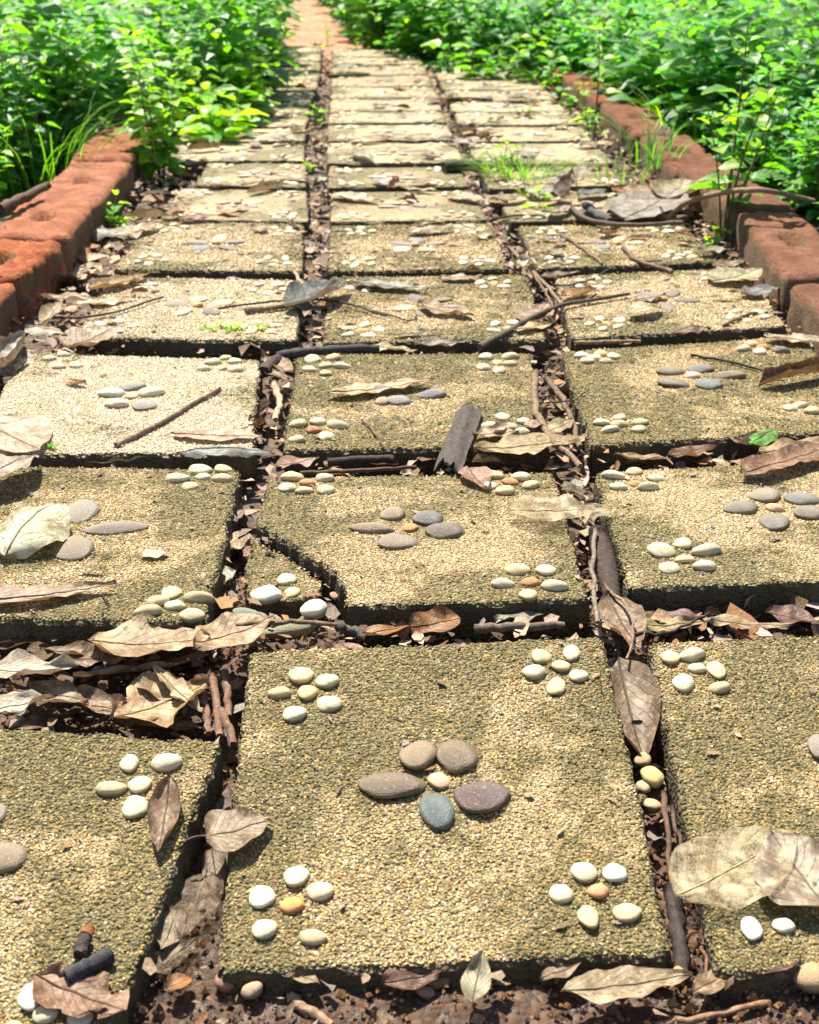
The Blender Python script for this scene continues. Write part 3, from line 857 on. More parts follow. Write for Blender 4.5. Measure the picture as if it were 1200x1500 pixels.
def leaf_geo(L, Wd, shape='ovate', cl=0.0, cw=0.0, fold=0.0, wr=.006, ragged=0.0, wave=0.0, seed=0, nu=17, nv=9):
    s = seed * 3.77 + 1.3
    V, UV = [], []
    for i in range(nu):
        t = i / (nu - 1)
        a = cl * (t - .5)
        if abs(cl) > 1e-3:
            x = L * (math.sin(a) / cl + .5 * math.sin(cl / 2) / (cl / 2) * 1.0); zb = L * (1 - math.cos(a)) / cl
        else:
            x = L * t; zb = 0
        nx, nz = -math.sin(a), math.cos(a)
        w = Wd * .5 * profile(shape, t)
        for j in range(nv):
            q = j / (nv - 1) * 2 - 1
            ww = w
            if ragged and abs(q) > .6:
                ww *= 1 - ragged * max(0, mnoise.noise(Vector((t * 6 + s, q * 2, s))) + .25)
            if abs(cw) > 1e-3:
                y = ww * math.sin(cw * q) / cw; zc = ww * (1 - math.cos(cw * q)) / cw
            else:
                y = ww * q; zc = 0
            zc += fold * abs(q) * ww
            zc += wave * abs(q) ** 2 * math.sin(t * 11 + s + (2 if q > 0 else 0)) * Wd * .5
            zc += wr * (mnoise.noise(Vector((t * L * 55 + s, q * Wd * 28, s))) * (.4 + abs(q)) )
            xr = ragged * .05 * L * mnoise.noise(Vector((q * 3 + s, t * 3, 0)))
            V.append((x + nx * zc + xr, y, zb + nz * zc)); UV.append((t, q * .5 + .5))
    V = np.array(V)
    V[:, 2] -= V[:, 2].min()
    return V, [grid_faces(nu, nv)], np.array(UV)

def surf(px, py, drop=-.03):
    """the surface seen at a pixel: a slab top, else the litter in the joints"""
    best = None
    for s in SLABS:
        h = s.hit(px, py)
        if in_poly(np.array([h.x]), np.array([h.y]), s.poly_xy)[0]:
            if best is None or h.y < best.y: best = h
    return best if best is not None else P(px, py, drop)

lseed = [100]
LEAF_N = [0]
def front(y):
    return .028 * max(0.0, min(1.0, (1.12 - y) / .12))

def leaf(base, tip, wr, colr, label, shape='ovate', cl=.3, cw=.3, fold=0.0, z=None, lift=(0.003, 0.003), roll=0.0, skel=False, stalk=0.0, wave=.05, ragged=0.0, wrk=.006, name="dead_leaf", cat="dry leaf", group="fallen leaves on the path", mat=None, midrib=True, up=False):
    lseed[0] += 1; sd_ = lseed[0]
    a = surf(*base) if z is None else P(*base, z)
    b = surf(*tip) if z is None else P(*tip, z)
    if z is not None and z < -.012 and max(base[1], tip[1]) > 1380:
        a.z += front(a.y); b.z += front(b.y)
    if up:                             # stands up: the tip is above the base, a little behind it
        r_ = Vector(ray(*tip)); b = Vector((0, 0, CAM_H)) + r_ * ((a.y + up) / r_.y)
    if z is None:                      # lie on the higher of the two
        hi = max(a.z - ztop(a.y), b.z - ztop(b.y))
        a, b = P(*base, hi), P(*tip, hi)
    a = a + Vector((0, 0, lift[0])); b = b + Vector((0, 0, lift[1]))
    d = b - a; L = d.length
    if abs(cl) > 1e-3: L = L / max(.35, math.sin(abs(cl) / 2) / (abs(cl) / 2))
    Wd = L * wr
    V, f, UV = leaf_geo(L, Wd, shape, cl, cw, fold, wrk, ragged, wave, sd_)
    x = d.normalized(); y = Vector((0, 0, 1)).cross(x).normalized(); zz = x.cross(y)
    R = Matrix((x, y, zz)).transposed()
    R = R @ Matrix.Rotation(roll, 3, 'X')
    o = link(name, np_mesh(name, V, f, mat or (M_SKEL if skel else M_LEAF), UV), None, a)
    o.rotation_euler = R.to_euler()
    colr = (colr[0] * .80, colr[1] * .81, colr[2] * .74)
    o.color = c4(colr)
    tag(o, label, cat, group)
    k = px_per_m(a)
    if midrib and L * k > 55:          # a raised rib down the middle of the larger leaves
        nv = 9
        mid = [Vector(V[i * nv + 4]) + Vector((0, 0, .0003)) for i in range(0, 17)]
        mv, mf = tube(mid, L * .008 + .0003, .0003, 5, sd_, .1)
        m = link("midrib", np_mesh("midrib", mv, mf, M_BARK), o)
        m.color = c4([c * .62 for c in colr] if not skel else [min(1, c * 1.0) for c in colr])
    if stalk:
        v0 = Vector(V[4])
        pts = [v0 + Vector((.002, 0, .0006)), v0 + Vector((-stalk * .5, stalk * .06, .002)), v0 + Vector((-stalk, -stalk * .04, .0012))]
        sv, sf = tube(resample(pts, 6), .0009, .0012, 6, sd_)
        m = link("stalk", np_mesh("stalk", sv, sf, M_BARK), o)
        m.color = c4([c * .5 for c in colr])
    return o

TAN, BRN, GRY, BLU, ORG, CRM, DRK, PNK, PUR = (.46, .33, .20), (.25, .16, .10), (.40, .36, .32), (.24, .26, .28), (.40, .19, .06), (.66, .60, .46), (.12, .085, .06), (.48, .33, .27), (.24, .16, .15)
GBR = (.34, .26, .20)
# --- front rows
leaf((302, 1238), (398, 1212), 1.0, GBR, "round grey-brown leaf with a stalk, bridging the joint left of the front slab", 'heart', .25, .25, stalk=.02, lift=(.006, .006), wave=.02)
leaf((250, 1152), (232, 1262), .42, (.32, .22, .17), "folded brown leaf hanging over white pebbles on the front left slab", 'ovate', .9, 1.4, lift=(.004, .002), wave=.1)
leaf((55, 1440), (185, 1492), .62, (.36, .22, .16), "ragged reddish-brown scrap of leaf in the bottom left corner", 'strip', .25, .3, ragged=.9, wave=.1, lift=(.004, .004))
leaf((305, 1296), (270, 1412), .55, (.30, .23, .17), "thin net-veined brown leaf standing in the joint beside the front slab", 'ovate', .3, .5, z=-.035, skel=True, lift=(.0, .0))
leaf((290, 1418), (228, 1470), .7, (.34, .26, .19), "shiny see-through leaf scrap lying in wet soil at the joint's end", 'strip', .3, .5, z=-.045, skel=True, ragged=.6)
leaf((248, 1492), (286, 1478), .95, (.38, .16, .05), "small round orange-brown leaf in the soil at the bottom", 'round', .3, .3, z=-.045)
leaf((990, 1325), (1165, 1232), .68, (.70, .60, .42), "large transparent skeleton leaf lying over the front corner of the lower right slab", 'ovate', .15, .25, skel=True, lift=(.006, .006), wave=.03)
leaf((1212, 1352), (1128, 1232), .95, (.50, .44, .38), "pale grey dry leaf at the right edge, overlapping a transparent leaf", 'ovate', .2, .25, lift=(.009, .008), wave=.05)
leaf((904, 968), (945, 1106), .50, (.27, .20, .145), "long dark brown veined leaf wedged in the joint right of the front slab", 'ovate', .35, 1.1, z=-.012, lift=(.0, -.012), wave=.08)
leaf((888, 880), (938, 962), .48, (.34, .24, .18), "small brown leaf with a curved edge above the dark veined joint leaf", 'lance', .5, .7, z=-.01)
leaf((742, 757), (888, 752), .60, (.66, .57, .40), "pale semi-transparent leaf across the joint behind the second row", 'ovate', .25, .3, lift=(.005, .004), skel=True, wave=.04)
leaf((852, 760), (895, 758), .9, (.62, .53, .38), "small torn scrap at the end of the pale transparent leaf", 'strip', .3, .3, lift=(.005, .005), skel=True, ragged=.5)
leaf((516, 938), (612, 922), .34, (.36, .17, .06), "narrow orange-brown leaf behind the back edge of the front slab", 'ovate', .4, .6, z=-.022)
leaf((598, 925), (674, 912), .62, (.33, .15, .05), "round rust-orange leaf tucked under the cracked slab's front edge", 'round', .2, .5, z=-.016, roll=.3)
leaf((130, 950), (310, 945), .62, (.50, .37, .24), "large tan leaf stretching over the heap behind the front left slab", 'ovate', .4, .5, z=-.006, wave=.1)
leaf((285, 955), (404, 915), .75, (.48, .35, .23), "tan leaf with a pointed tip reaching to the broken slab corner", 'ovate', .5, .3, z=-.005, wave=.12)
leaf((108, 1000), (292, 975), .2, (.30, .22, .16), "rolled-up brown leaf lying across the heap of dead leaves", 'lance', .2, 2.6, z=-.02)
leaf((165, 1065), (308, 1010), .85, (.52, .38, .23), "torn tan leaf with holes, in front of the rolled brown leaf", 'ovate', .5, .4, z=-.018, ragged=.7, wave=.15)
leaf((95, 1030), (200, 1050), .5, (.24, .16, .11), "dark brown cupped leaf in the middle of the heap", 'ovate', .5, .9, z=-.03, wave=.12)
leaf((-30, 990), (112, 985), .55, (.56, .51, .44), "whitish grey papery leaf at the left edge of the heap", 'ovate', .4, .6, z=-.004, ragged=.5, wave=.2)
leaf((-40, 1055), (80, 1030), .6, (.58, .54, .48), "lowest whitish papery leaf touching the front left slab", 'ovate', .3, .4, z=-.003, ragged=.6, wave=.2)
leaf((60, 960), (175, 965), .35, (.36, .26, .19), "brown leaf half under the large tan leaf", 'ovate', .3, .9, z=-.022)
leaf((225, 985), (300, 1055), .3, (.60, .49, .33), "cream torn strip of leaf beside the bundle of short sticks", 'lance', .4, .8, z=-.012, ragged=.8)
leaf((150, 1050), (320, 1080), .22, (.40, .25, .18), "reddish flat leaf strip along the back edge of the front left slab", 'lance', .2, .4, z=-.03)
leaf((20, 1075), (120, 1050), .4, (.17, .11, .08), "blackish leaf showing under the whitish leaves", 'ovate', .3, .5, z=-.038)
leaf((8, 826), (92, 758), .72, (.66, .66, .52), "cream-green curled leaf casting a shadow on the left slab", 'ovate', -.9, -.7, lift=(.002, .012), wave=.12, midrib=True)
leaf((-70, 892), (172, 866), .24, (.42, .32, .25), "long pinkish-tan pointed leaf along the front of the left slab", 'lance', .25, .4, lift=(.004, .004), wave=.06)
leaf((-30, 735), (58, 684), .55, (.50, .40, .37), "mauve-grey leaf raised at the left edge of the photo", 'ovate', -.6, .4, lift=(.016, .012), wave=.08)
leaf((206, 818), (246, 816), .62, (.66, .56, .44), "small cream dry leaf lying alone on the left slab", 'round', .5, .5, wave=.12, lift=(.003, .003))
leaf((112, 842), (160, 842), .2, (.46, .37, .26), "tiny tan leaf scrap near the middle of the left slab", 'lance', .2, .3)
leaf((-60, 935), (62, 945), .6, (.22, .12, .075), "dark red-brown leaf under the front edge of the left slab", 'round', .2, .4, z=-.03)
leaf((262, 672), (402, 676), .26, (.25, .29, .30), "blue-grey leathery leaf in the joint before the bleached slab", 'ovate', -.5, -.8, z=.002, lift=(.004, .006))
leaf((130, 684), (216, 676), .14, (.17, .25, .12), "green rolled leaf in the joint left of the blue-grey leaf", 'lance', .1, 2.6, z=-.004)
leaf((93, 562), (128, 568), .45, (.44, .32, .2), "tiny brown curled leaf on the back of the bleached slab", 'lance', .4, 1.2)
leaf((-30, 620), (60, 665), .8, (.60, .46, .37), "flat pinkish leaf blending into the bleached slab's left corner", 'ovate', .1, .1, lift=(.004, .003), wrk=.003)
leaf((250, 640), (385, 645), .34, (.62, .47, .36), "pinkish tan flat leaf on the front right of the bleached slab", 'ovate', .1, .15, lift=(.003, .003), wave=.05, wrk=.003)
leaf((480, 585), (634, 566), .3, (.70, .56, .38), "sandy pale leaf stuck over the centre pebbles of the mossy slab", 'ovate', .2, .25, ragged=.5, lift=(.006, .006))
leaf((695, 668), (862, 648), .40, (.50, .39, .24), "large tan leaf on the front right corner of the mossy slab", 'ovate', .25, .25, lift=(.004, .004), wave=.08, ragged=.3)
leaf((690, 645), (760, 640), .5, (.54, .42, .30), "light pinkish leaf next to the piece of bark", 'ovate', .3, .3, lift=(.006, .005), ragged=.4)
leaf((724, 642), (745, 630), .5, (.30, .21, .16), "small dark brown leaf by white pebbles beside the bark", 'ovate', .3, .4, lift=(.008, .008))
leaf((776, 634), (793, 620), .7, (.48, .32, .28), "small pink oval leaf at the right rim of the mossy slab", 'ovate', .2, .2, lift=(.006, .006))
leaf((684, 692), (714, 722), .62, (.45, .28, .22), "pinkish brown leaf on the back edge of the cracked slab", 'ovate', .3, .5, lift=(.004, .004), ragged=.3)
leaf((800, 640), (838, 620), .55, (.46, .40, .26), "olive-tan leaf pointing into the joint by the curved stick", 'ovate', .3, .4, z=-.008)
leaf((1112, 570), (1240, 548), .30, (.17, .095, .055), "dark brown curled bark-like leaf at the right edge", 'strip', -.3, 1.7, lift=(.006, .006))
leaf((1100, 656), (1138, 634), .50, (.12, .36, .04), "single bright green leaf fallen in the joint on the right", 'ovate', -.4, -.5, z=.0, name="green_leaf", cat="green leaf", group=None, mat=M_LEAF)
leaf((1084, 706), (1215, 668), .28, (.33, .19, .13), "ribbed red-brown leaf lying at the right edge on the pinkish slab", 'strip', .1, .5, lift=(.010, .012), wave=.04)
leaf((1068, 648), (1146, 668), .46, (.24, .16, .15), "dark purple curled leaf in the joint near the green leaf", 'ovate', .4, 1.2, z=-.01, wave=.1)
leaf((900, 672), (985, 680), .30, (.46, .31, .2), "light brown leaf in the joint at the back of the pinkish slab", 'ovate', .4, .7, z=-.014, wave=.1)
leaf((978, 676), (1050, 662), .36, (.36, .22, .15), "reddish curled leaf in the joint on the right", 'ovate', .6, .9, z=-.01, wave=.1)
leaf((1110, 672), (1230, 650), .34, (.46, .34, .22), "tan leaf behind the ribbed red-brown leaf", 'ovate', .3, .4, z=-.006)
leaf((940, 928), (1050, 915), .30, (.48, .38, .23), "yellowish tan leaf lying in the joint behind the lower right slab", 'ovate', .3, .4, z=-.022, ragged=.3)
leaf((1040, 918), (1158, 926), .34, (.50, .40, .26), "second tan leaf in the same joint, next to a purple leaf", 'ovate', .3, .3, z=-.02, ragged=.3)
leaf((1120, 905), (1205, 920), .6, (.23, .12, .115), "dark purple leaf at the right end of the joint", 'ovate', .3, .5, z=-.025)
leaf((384, 548), (424, 560), .40, (.40, .28, .2), "brown leaf lying in the joint right of the bleached slab", 'ovate', .3, .8, z=-.01)
leaf((388, 528), (430, 552), .42, (.47, .34, .25), "tan leaf overlapping the brown leaf in the joint", 'ovate', .4, .7, z=-.006)
leaf((405, 690), (468, 678), .5, (.45, .27, .23), "pink-brown leaf in the joint behind the cracked slab", 'ovate', .2, .3, z=-.006)
# --- fourth row
leaf((418, 462), (512, 428), .42, (.25, .29, .32), "blue-grey folded leaf over the joint in the fourth row", 'ovate', .3, .7, fold=.3, lift=(.008, .014))
leaf((512, 420), (628, 430), .30, (.33, .35, .35), "long smooth grey leaf on the back of the branch slab", 'ovate', .15, .3, lift=(.004, .004))
leaf((430, 448), (470, 462), .5, (.20, .23, .26), "dark blue leaf half under the folded blue-grey leaf", 'ovate', .3, .5, lift=(.004, .004))
leaf((644, 412), (707, 412), .42, (.52, .42, .36), "pinkish grey flat leaf on the back of the branch slab", 'ovate', .2, .2, lift=(.004, .004))
leaf((612, 452), (694, 470), .5, (.50, .38, .28), "crumpled tan leaf in the middle of the branch slab", 'ovate', .4, .5, ragged=.7, wave=.2, lift=(.004, .004))
leaf((608, 512), (694, 504), .30, (.36, .33, .33), "grey leaf on the joint in front of the branch slab", 'ovate', .3, .7, z=.004)
leaf((570, 496), (640, 490), .22, (.40, .40, .36), "narrow grey leaf at the front rim of the branch slab", 'lance', .2, .3, lift=(.003, .003))
leaf((545, 512), (612, 518), .3, (.58, .50, .33), "cream leaf tip showing in the joint behind the mossy slab", 'ovate', .2, .3, z=-.004)
leaf((100, 512), (174, 490), .85, (.42, .33, .25), "grey-brown heart leaf with dark veins standing behind the bleached slab", 'heart', .3, .4, z=.004, lift=(.0, .012), stalk=.015)
leaf((130, 432), (222, 408), .34, (.42, .27, .10), "ochre leaf with raised edge beside the left bricks", 'ovate', .35, .7, lift=(.006, .006))
leaf((85, 420), (150, 395), .55, (.58, .46, .30), "straw-coloured leaf between bricks and ochre leaf", 'ovate', .3, .4, lift=(.006, .006), wave=.15)
leaf((60, 440), (140, 445), .4, (.56, .45, .33), "pale leaf with dark shadow at the foot of the left bricks", 'ovate', .4, .7, lift=(.004, .004), wave=.18)
leaf((100, 455), (200, 440), .3, (.60, .49, .35), "flat cream leaf by the thin twig on the left", 'lance', .2, .3, lift=(.003, .003))
leaf((-15, 560), (38, 500), .42, (.48, .45, .44), "silver-grey rolled leaf at the left edge behind the bleached slab", 'ovate', .4, 1.9, z=.004, lift=(.004, .006))
leaf((38, 492), (100, 502), .55, (.50, .44, .38), "grey curved leaf touching the heart leaf", 'ovate', -.4, -.8, z=.002, lift=(.006, .004))
leaf((-20, 520), (20, 560), .7, (.32, .28, .28), "dark grey leaf under the silver-grey rolled leaf", 'ovate', .3, .4, z=-.01)
leaf((60, 480), (95, 455), .4, (.56, .46, .34), "twisted tan leaf upright against the lowest left brick", 'lance', .4, 1.2, z=.004, lift=(.0, .02))
leaf((920, 470), (968, 456), .5, (.52, .50, .36), "curled grey-green leaf on the grey pebble petals", 'ovate', -.5, .5, lift=(.008, .008))
leaf((930, 446), (975, 438), .4, (.50, .45, .38), "pale leaf lying on the grey pebble petals", 'ovate', .3, .3, lift=(.006, .006))
leaf((1042, 420), (1114, 400), .62, (.42, .41, .29), "broad grey-green leaf at the back of the right slab by the bricks", 'ovate', .2, .3, lift=(.006, .006))
leaf((1085, 438), (1142, 428), .55, (.22, .22, .25), "dark blue-grey leaf at the foot of the right brick", 'ovate', .3, .4, lift=(.006, .006))
leaf((1040, 440), (1085, 442), .3, (.58, .46, .28), "straw leaf in front of the broad grey-green leaf", 'lance', .2, .2)
leaf((985, 492), (1042, 485), .42, (.24, .16, .11), "dark brown leaf arched over the joint before the four dark pebbles", 'ovate', -.8, -.6, z=.004)
leaf((822, 442), (874, 430), .46, (.42, .22, .06), "orange-brown curled leaf on the left side of the right slab", 'ovate', .5, 1.0, lift=(.006, .006))
leaf((1118, 500), (1215, 508), .42, (.56, .46, .36), "pale tan leaf at the back of the slab with dark oval pebbles", 'ovate', .2, .3, lift=(.006, .006))
leaf((752, 395), (780, 385), .8, (.78, .72, .62), "white crumpled scrap in the joint behind the branch slab", 'round', .8, .8, z=.006, wave=.3, ragged=.5)
leaf((770, 480), (800, 450), .5, (.42, .31, .24), "pointed brown leaf in the joint below the long branch", 'ovate', .3, .5, z=-.002)
leaf((790, 410), (850, 403), .32, (.36, .30, .28), "mauve leaf in the joint behind the grey petals slab", 'ovate', .4, .8, z=-.002)
leaf((745, 490), (812, 478), .42, (.56, .45, .28), "tan leaf under the long branch at the slab corner", 'ovate', .2, .3, lift=(.004, .004), ragged=.4)
# --- fifth row and beyond
leaf((594, 346), (668, 340), .36, (.58, .50, .38), "arched pale leaf with black shadow on the fifth row centre slab", 'ovate', -.5, -.6, lift=(.006, .006))
leaf((610, 332), (655, 328), .3, (.60, .49, .34), "pale leaf touching the back of the arched leaf", 'ovate', .3, .3, lift=(.004, .004))
leaf((120, 352), (190, 358), .62, (.40, .41, .42), "silvery leaf with drooping edges beside the second left brick", 'ovate', -.6, -.8, lift=(.01, .01))
leaf((170, 350), (235, 336), .5, (.60, .50, .37), "cream leaf with upturned brown tip next to the silvery leaf", 'ovate', .5, .5, lift=(.006, .008))
leaf((180, 322), (262, 320), .36, (.50, .43, .34), "pale rolled leaf at the front of the sixth row left slab", 'ovate', .2, 1.6, lift=(.004, .004))
leaf((258, 325), (320, 322), .36, (.36, .16, .09), "reddish brown leaf curling up at the fifth row's back edge", 'ovate', -.5, -.7, z=.004)
leaf((318, 316), (364, 306), .5, (.70, .56, .42), "folded cream leaf lying on the sixth row left slab", 'ovate', .3, .5, lift=(.004, .004))
leaf((362, 288), (422, 274), .34, (.60, .47, .38), "rolled pinkish leaf on the back of the sixth row left slab", 'ovate', .2, 2.2, lift=(.006, .006))
leaf((396, 262), (466, 268), .30, (.44, .38, .31), "long grey-tan leaf crossing the left joint", 'lance', .4, .6, lift=(.006, .006))
leaf((345, 274), (388, 268), .4, (.40, .36, .36), "grey leaf on the front edge of the seventh row left slab", 'ovate', .3, .4, z=.004)
leaf((300, 276), (350, 272), .4, (.42, .29, .19), "brown leaf left of the grey one on the same edge", 'ovate', .3, .6, z=.004)
leaf((272, 246), (304, 238), .5, (.34, .27, .22), "brown leaf beside the stem of the left herb", 'ovate', .4, 1.0, z=.006)
leaf((325, 240), (365, 232), .5, (.46, .42, .40), "grey flat leaf at the back of the seventh row left slab", 'ovate', .2, .2, z=.003)
leaf((380, 212), (418, 206), .5, (.40, .36, .38), "grey leaf with an orange underside by the bright left plant", 'ovate', -.5, -.5, lift=(.008, .008))
leaf((412, 206), (446, 210), .4, (.46, .40, .33), "tan leaf by the left joint, ninth row", 'ovate', .3, .5, lift=(.006, .006))
leaf((275, 222), (330, 216), .45, (.28, .22, .18), "dark rolled leaf under the bright left plant", 'ovate', .3, 1.8, z=.006)
leaf((480, 290), (556, 300), .36, (.62, .54, .42), "pale curled leaf at the left end of the sixth row centre slab", 'ovate', .3, .6, lift=(.005, .005))
leaf((655, 290), (718, 302), .40, (.66, .53, .42), "pale leaf with a dark tip at the right end of the sixth row centre slab", 'ovate', .3, .4, lift=(.006, .006), ragged=.3)
leaf((575, 274), (645, 266), .34, (.52, .44, .33), "grey-tan leaf on the seventh row centre slab's front edge", 'ovate', -.3, -.4, z=.006)
leaf((590, 279), (640, 282), .3, (.56, .47, .36), "tan leaf overlapping the sixth row's back edge", 'ovate', .3, .4, z=.004)
leaf((508, 212), (566, 210), .30, (.62, .55, .42), "long cream leaf at the back of the eighth row centre slab", 'ovate', .2, .4, lift=(.006, .006))
leaf((592, 210), (634, 204), .60, (.42, .36, .27), "dull brown broad leaf at the front of the ninth row centre slab", 'ovate', -.4, -.5, lift=(.008, .008))
leaf((512, 230), (548, 240), .46, (.42, .40, .40), "pale grey folded leaf on the front rim of the eighth row", 'ovate', .2, .8, lift=(.006, .006))
leaf((580, 240), (600, 234), .5, (.60, .50, .38), "small cream leaf right of the pale grey folded leaf", 'ovate', .2, .4, z=.004)
leaf((488, 108), (540, 106), .46, (.22, .20, .15), "dark arched leaf far along the centre of the path", 'ovate', -.9, -.7, lift=(.02, .02))
leaf((655, 208), (700, 214), .5, (.42, .36, .36), "grey leaf with ragged rim in the right joint, ninth row", 'ovate', .4, .6, z=.008, ragged=.5)
leaf((668, 198), (702, 190), .5, (.30, .24, .17), "dark curled leaf standing in the right joint", 'ovate', .8, 1.2, z=.006)
leaf((705, 292), (744, 300), .55, (.33, .27, .22), "brown crumpled leaf in the joint behind the sticks slab", 'ovate', .4, .7, z=.002, wave=.2)
leaf((822, 290), (842, 248), .9, (.22, .165, .15), "dark brown half of a wilted leaf held upright over the right slabs", 'heart', .4, .5, z=.03, lift=(.0, .0), up=.02)
leaf((842, 292), (872, 236), .75, (.36, .33, .26), "grey-brown heart-shaped wilted leaf held upright beside a dark one", 'heart', .4, .4, z=.03, lift=(.04, .0), up=.03)
leaf((912, 328), (992, 292), .58, (.36, .34, .35), "largest flat grey leaf in the heap on the right", 'ovate', .2, .3, z=.006, lift=(.004, .02))
leaf((908, 280), (948, 298), .6, (.38, .20, .08), "rust-brown leaf behind the largest grey leaf", 'ovate', .3, .6, z=.006)
leaf((975, 300), (1002, 280), .7, (.50, .43, .31), "tan curled leaf standing between grey leaf and brick", 'ovate', .6, .8, z=.01, lift=(.0, .02))
leaf((775, 290), (828, 276), .5, (.42, .42, .38), "pale grey leaf behind the seedling", 'ovate', .3, .4, z=.008)
leaf((800, 300), (835, 290), .5, (.54, .45, .35), "cream leaf between seedling and dark wilted leaf", 'ovate', .4, .6, z=.006)
leaf((845, 290), (888, 282), .6, (.15, .17, .19), "blackish blue leaf behind the dark stick", 'ovate', .3, .5, z=.008)
leaf((890, 318), (925, 308), .4, (.30, .25, .23), "dark narrow leaf left of the largest grey leaf", 'ovate', .4, .8, z=.006)
leaf((735, 298), (770, 290), .45, (.52, .45, .33), "tan leaf left of the seedling", 'ovate', .4, .7, z=.006)
leaf((800, 318), (836, 308), .46, (.44, .39, .32), "hooked grey-tan leaf on the sixth row right slab", 'ovate', .9, .7, z=.006)
leaf((990, 345), (1020, 348), .5, (.34, .14, .06), "red-brown curled leaf at the foot of the right herb", 'ovate', .8, .7, z=.01)
leaf((1020, 372), (1070, 370), .5, (.42, .42, .36), "pale grey leaf in front of the right herb", 'ovate', .3, .3, z=.006)
leaf((990, 360), (1020, 362), .3, (.44, .42, .40), "narrow grey leaf on the right rim of the sticks slab", 'ovate', .2, .3)
leaf((1045, 396), (1090, 386), .5, (.30, .24, .19), "brown leaf between the broad grey-green leaf and the brick", 'ovate', .4, .6, z=.006)
leaf((700, 352), (720, 345), .5, (.62, .52, .40), "small cream leaf on the right of the fifth row centre slab", 'ovate', .3, .3)
leaf((788, 355), (835, 354), .25, (.30, .31, .33), "narrow slate-grey leaf on the fifth row right slab", 'lance', .2, .5)
leaf((915, 352), (955, 350), .36, (.16, .15, .14), "black narrow leaf on the fifth row right slab", 'lance', .3, .8)
leaf((625, 150), (672, 144), .5, (.42, .34, .27), "grey-brown leaf far along the right joint", 'ovate', .4, .6, z=.008)
leaf((745, 148), (792, 142), .55, (.44, .42, .42), "grey ribbed leaf far along by the right herbs", 'ovate', .3, .4, z=.008)
leaf((700, 200), (736, 194), .5, (.55, .48, .38), "cream leaf behind the grass tuft", 'ovate', .3, .5, z=.008)
leaf((845, 215), (880, 212), .5, (.40, .34, .30), "grey-brown leaf at the foot of the far right bricks", 'ovate', .3, .5, z=.008)
# --- small leaves strewn over the middle and far slabs
def strewn():
    r = random.Random(909)
    cols = [("tan", (.46, .34, .21)), ("grey", (.38, .36, .33)), ("cream", (.64, .56, .42)), ("dark brown", (.20, .13, .09)), ("rust-brown", (.36, .19, .09)), ("silvery", (.46, .45, .43)), ("mauve", (.36, .27, .26))]
    forms = [("flat", .15, .2, 'ovate'), ("curled", .9, 1.1, 'ovate'), ("rolled", .2, 2.3, 'lance'), ("narrow", .3, .5, 'lance'), ("crumpled", .6, .8, 'round'), ("arched", -.7, -.6, 'ovate')]
    used = set()
    names = {}
    for s_ in SLABS:
        lab = s_.o["label"]
        if "row from the front" in lab: names[s_] = lab.replace("distant slab in the ", "").replace(" from the front", "").replace(" column,", " column's").replace("row", "row slab")
        elif "fourth" in lab or "branch" in lab: pass
    for key, nm in (("seventh row with two", "seventh row centre slab"), ("seventh row beside", "seventh row left slab"), ("seventh row half", "seventh row right slab"), ("sixth row with a pale", "sixth row centre slab"), ("sixth row with a folded", "sixth row left slab"),
                    ("sixth row under", "sixth row right slab"), ("fifth row behind", "fifth row left slab"), ("fifth row with brown", "fifth row right slab"), ("fourth row, with", "left slab behind the bleached one")):
        for s_ in SLABS:
            if key in s_.o["label"]: names[s_] = nm
    for s_, nm in names.items():
        right = "right" in nm
        for _ in range(r.choice([3, 4]) if right else r.choice([1, 2, 2])):
            for _try in range(30):
                c, f = r.choice(cols), r.choice(forms)
                if (c[0], f[0], nm) not in used: break
            used.add((c[0], f[0], nm))
            u, v = r.uniform(.08, 1.02), r.uniform(.0, 1.0)
            p = s_.S3(u, v); a = r.uniform(0, 6.28); L = r.uniform(.03, .085)
            q = p + Vector((math.cos(a) * L, math.sin(a) * L, 0))
            leaf(to_px(p), to_px(q), r.uniform(.4, .7), tuple(x * r.uniform(.85, 1.15) for x in c[1]), f"small {f[0]} {c[0]} leaf lying on the {nm}", f[3], f[1], f[2], z=p.z - ztop(p.y) + .002, wave=.1, midrib=False, ragged=r.choice([0, 0, .4]))
strewn()
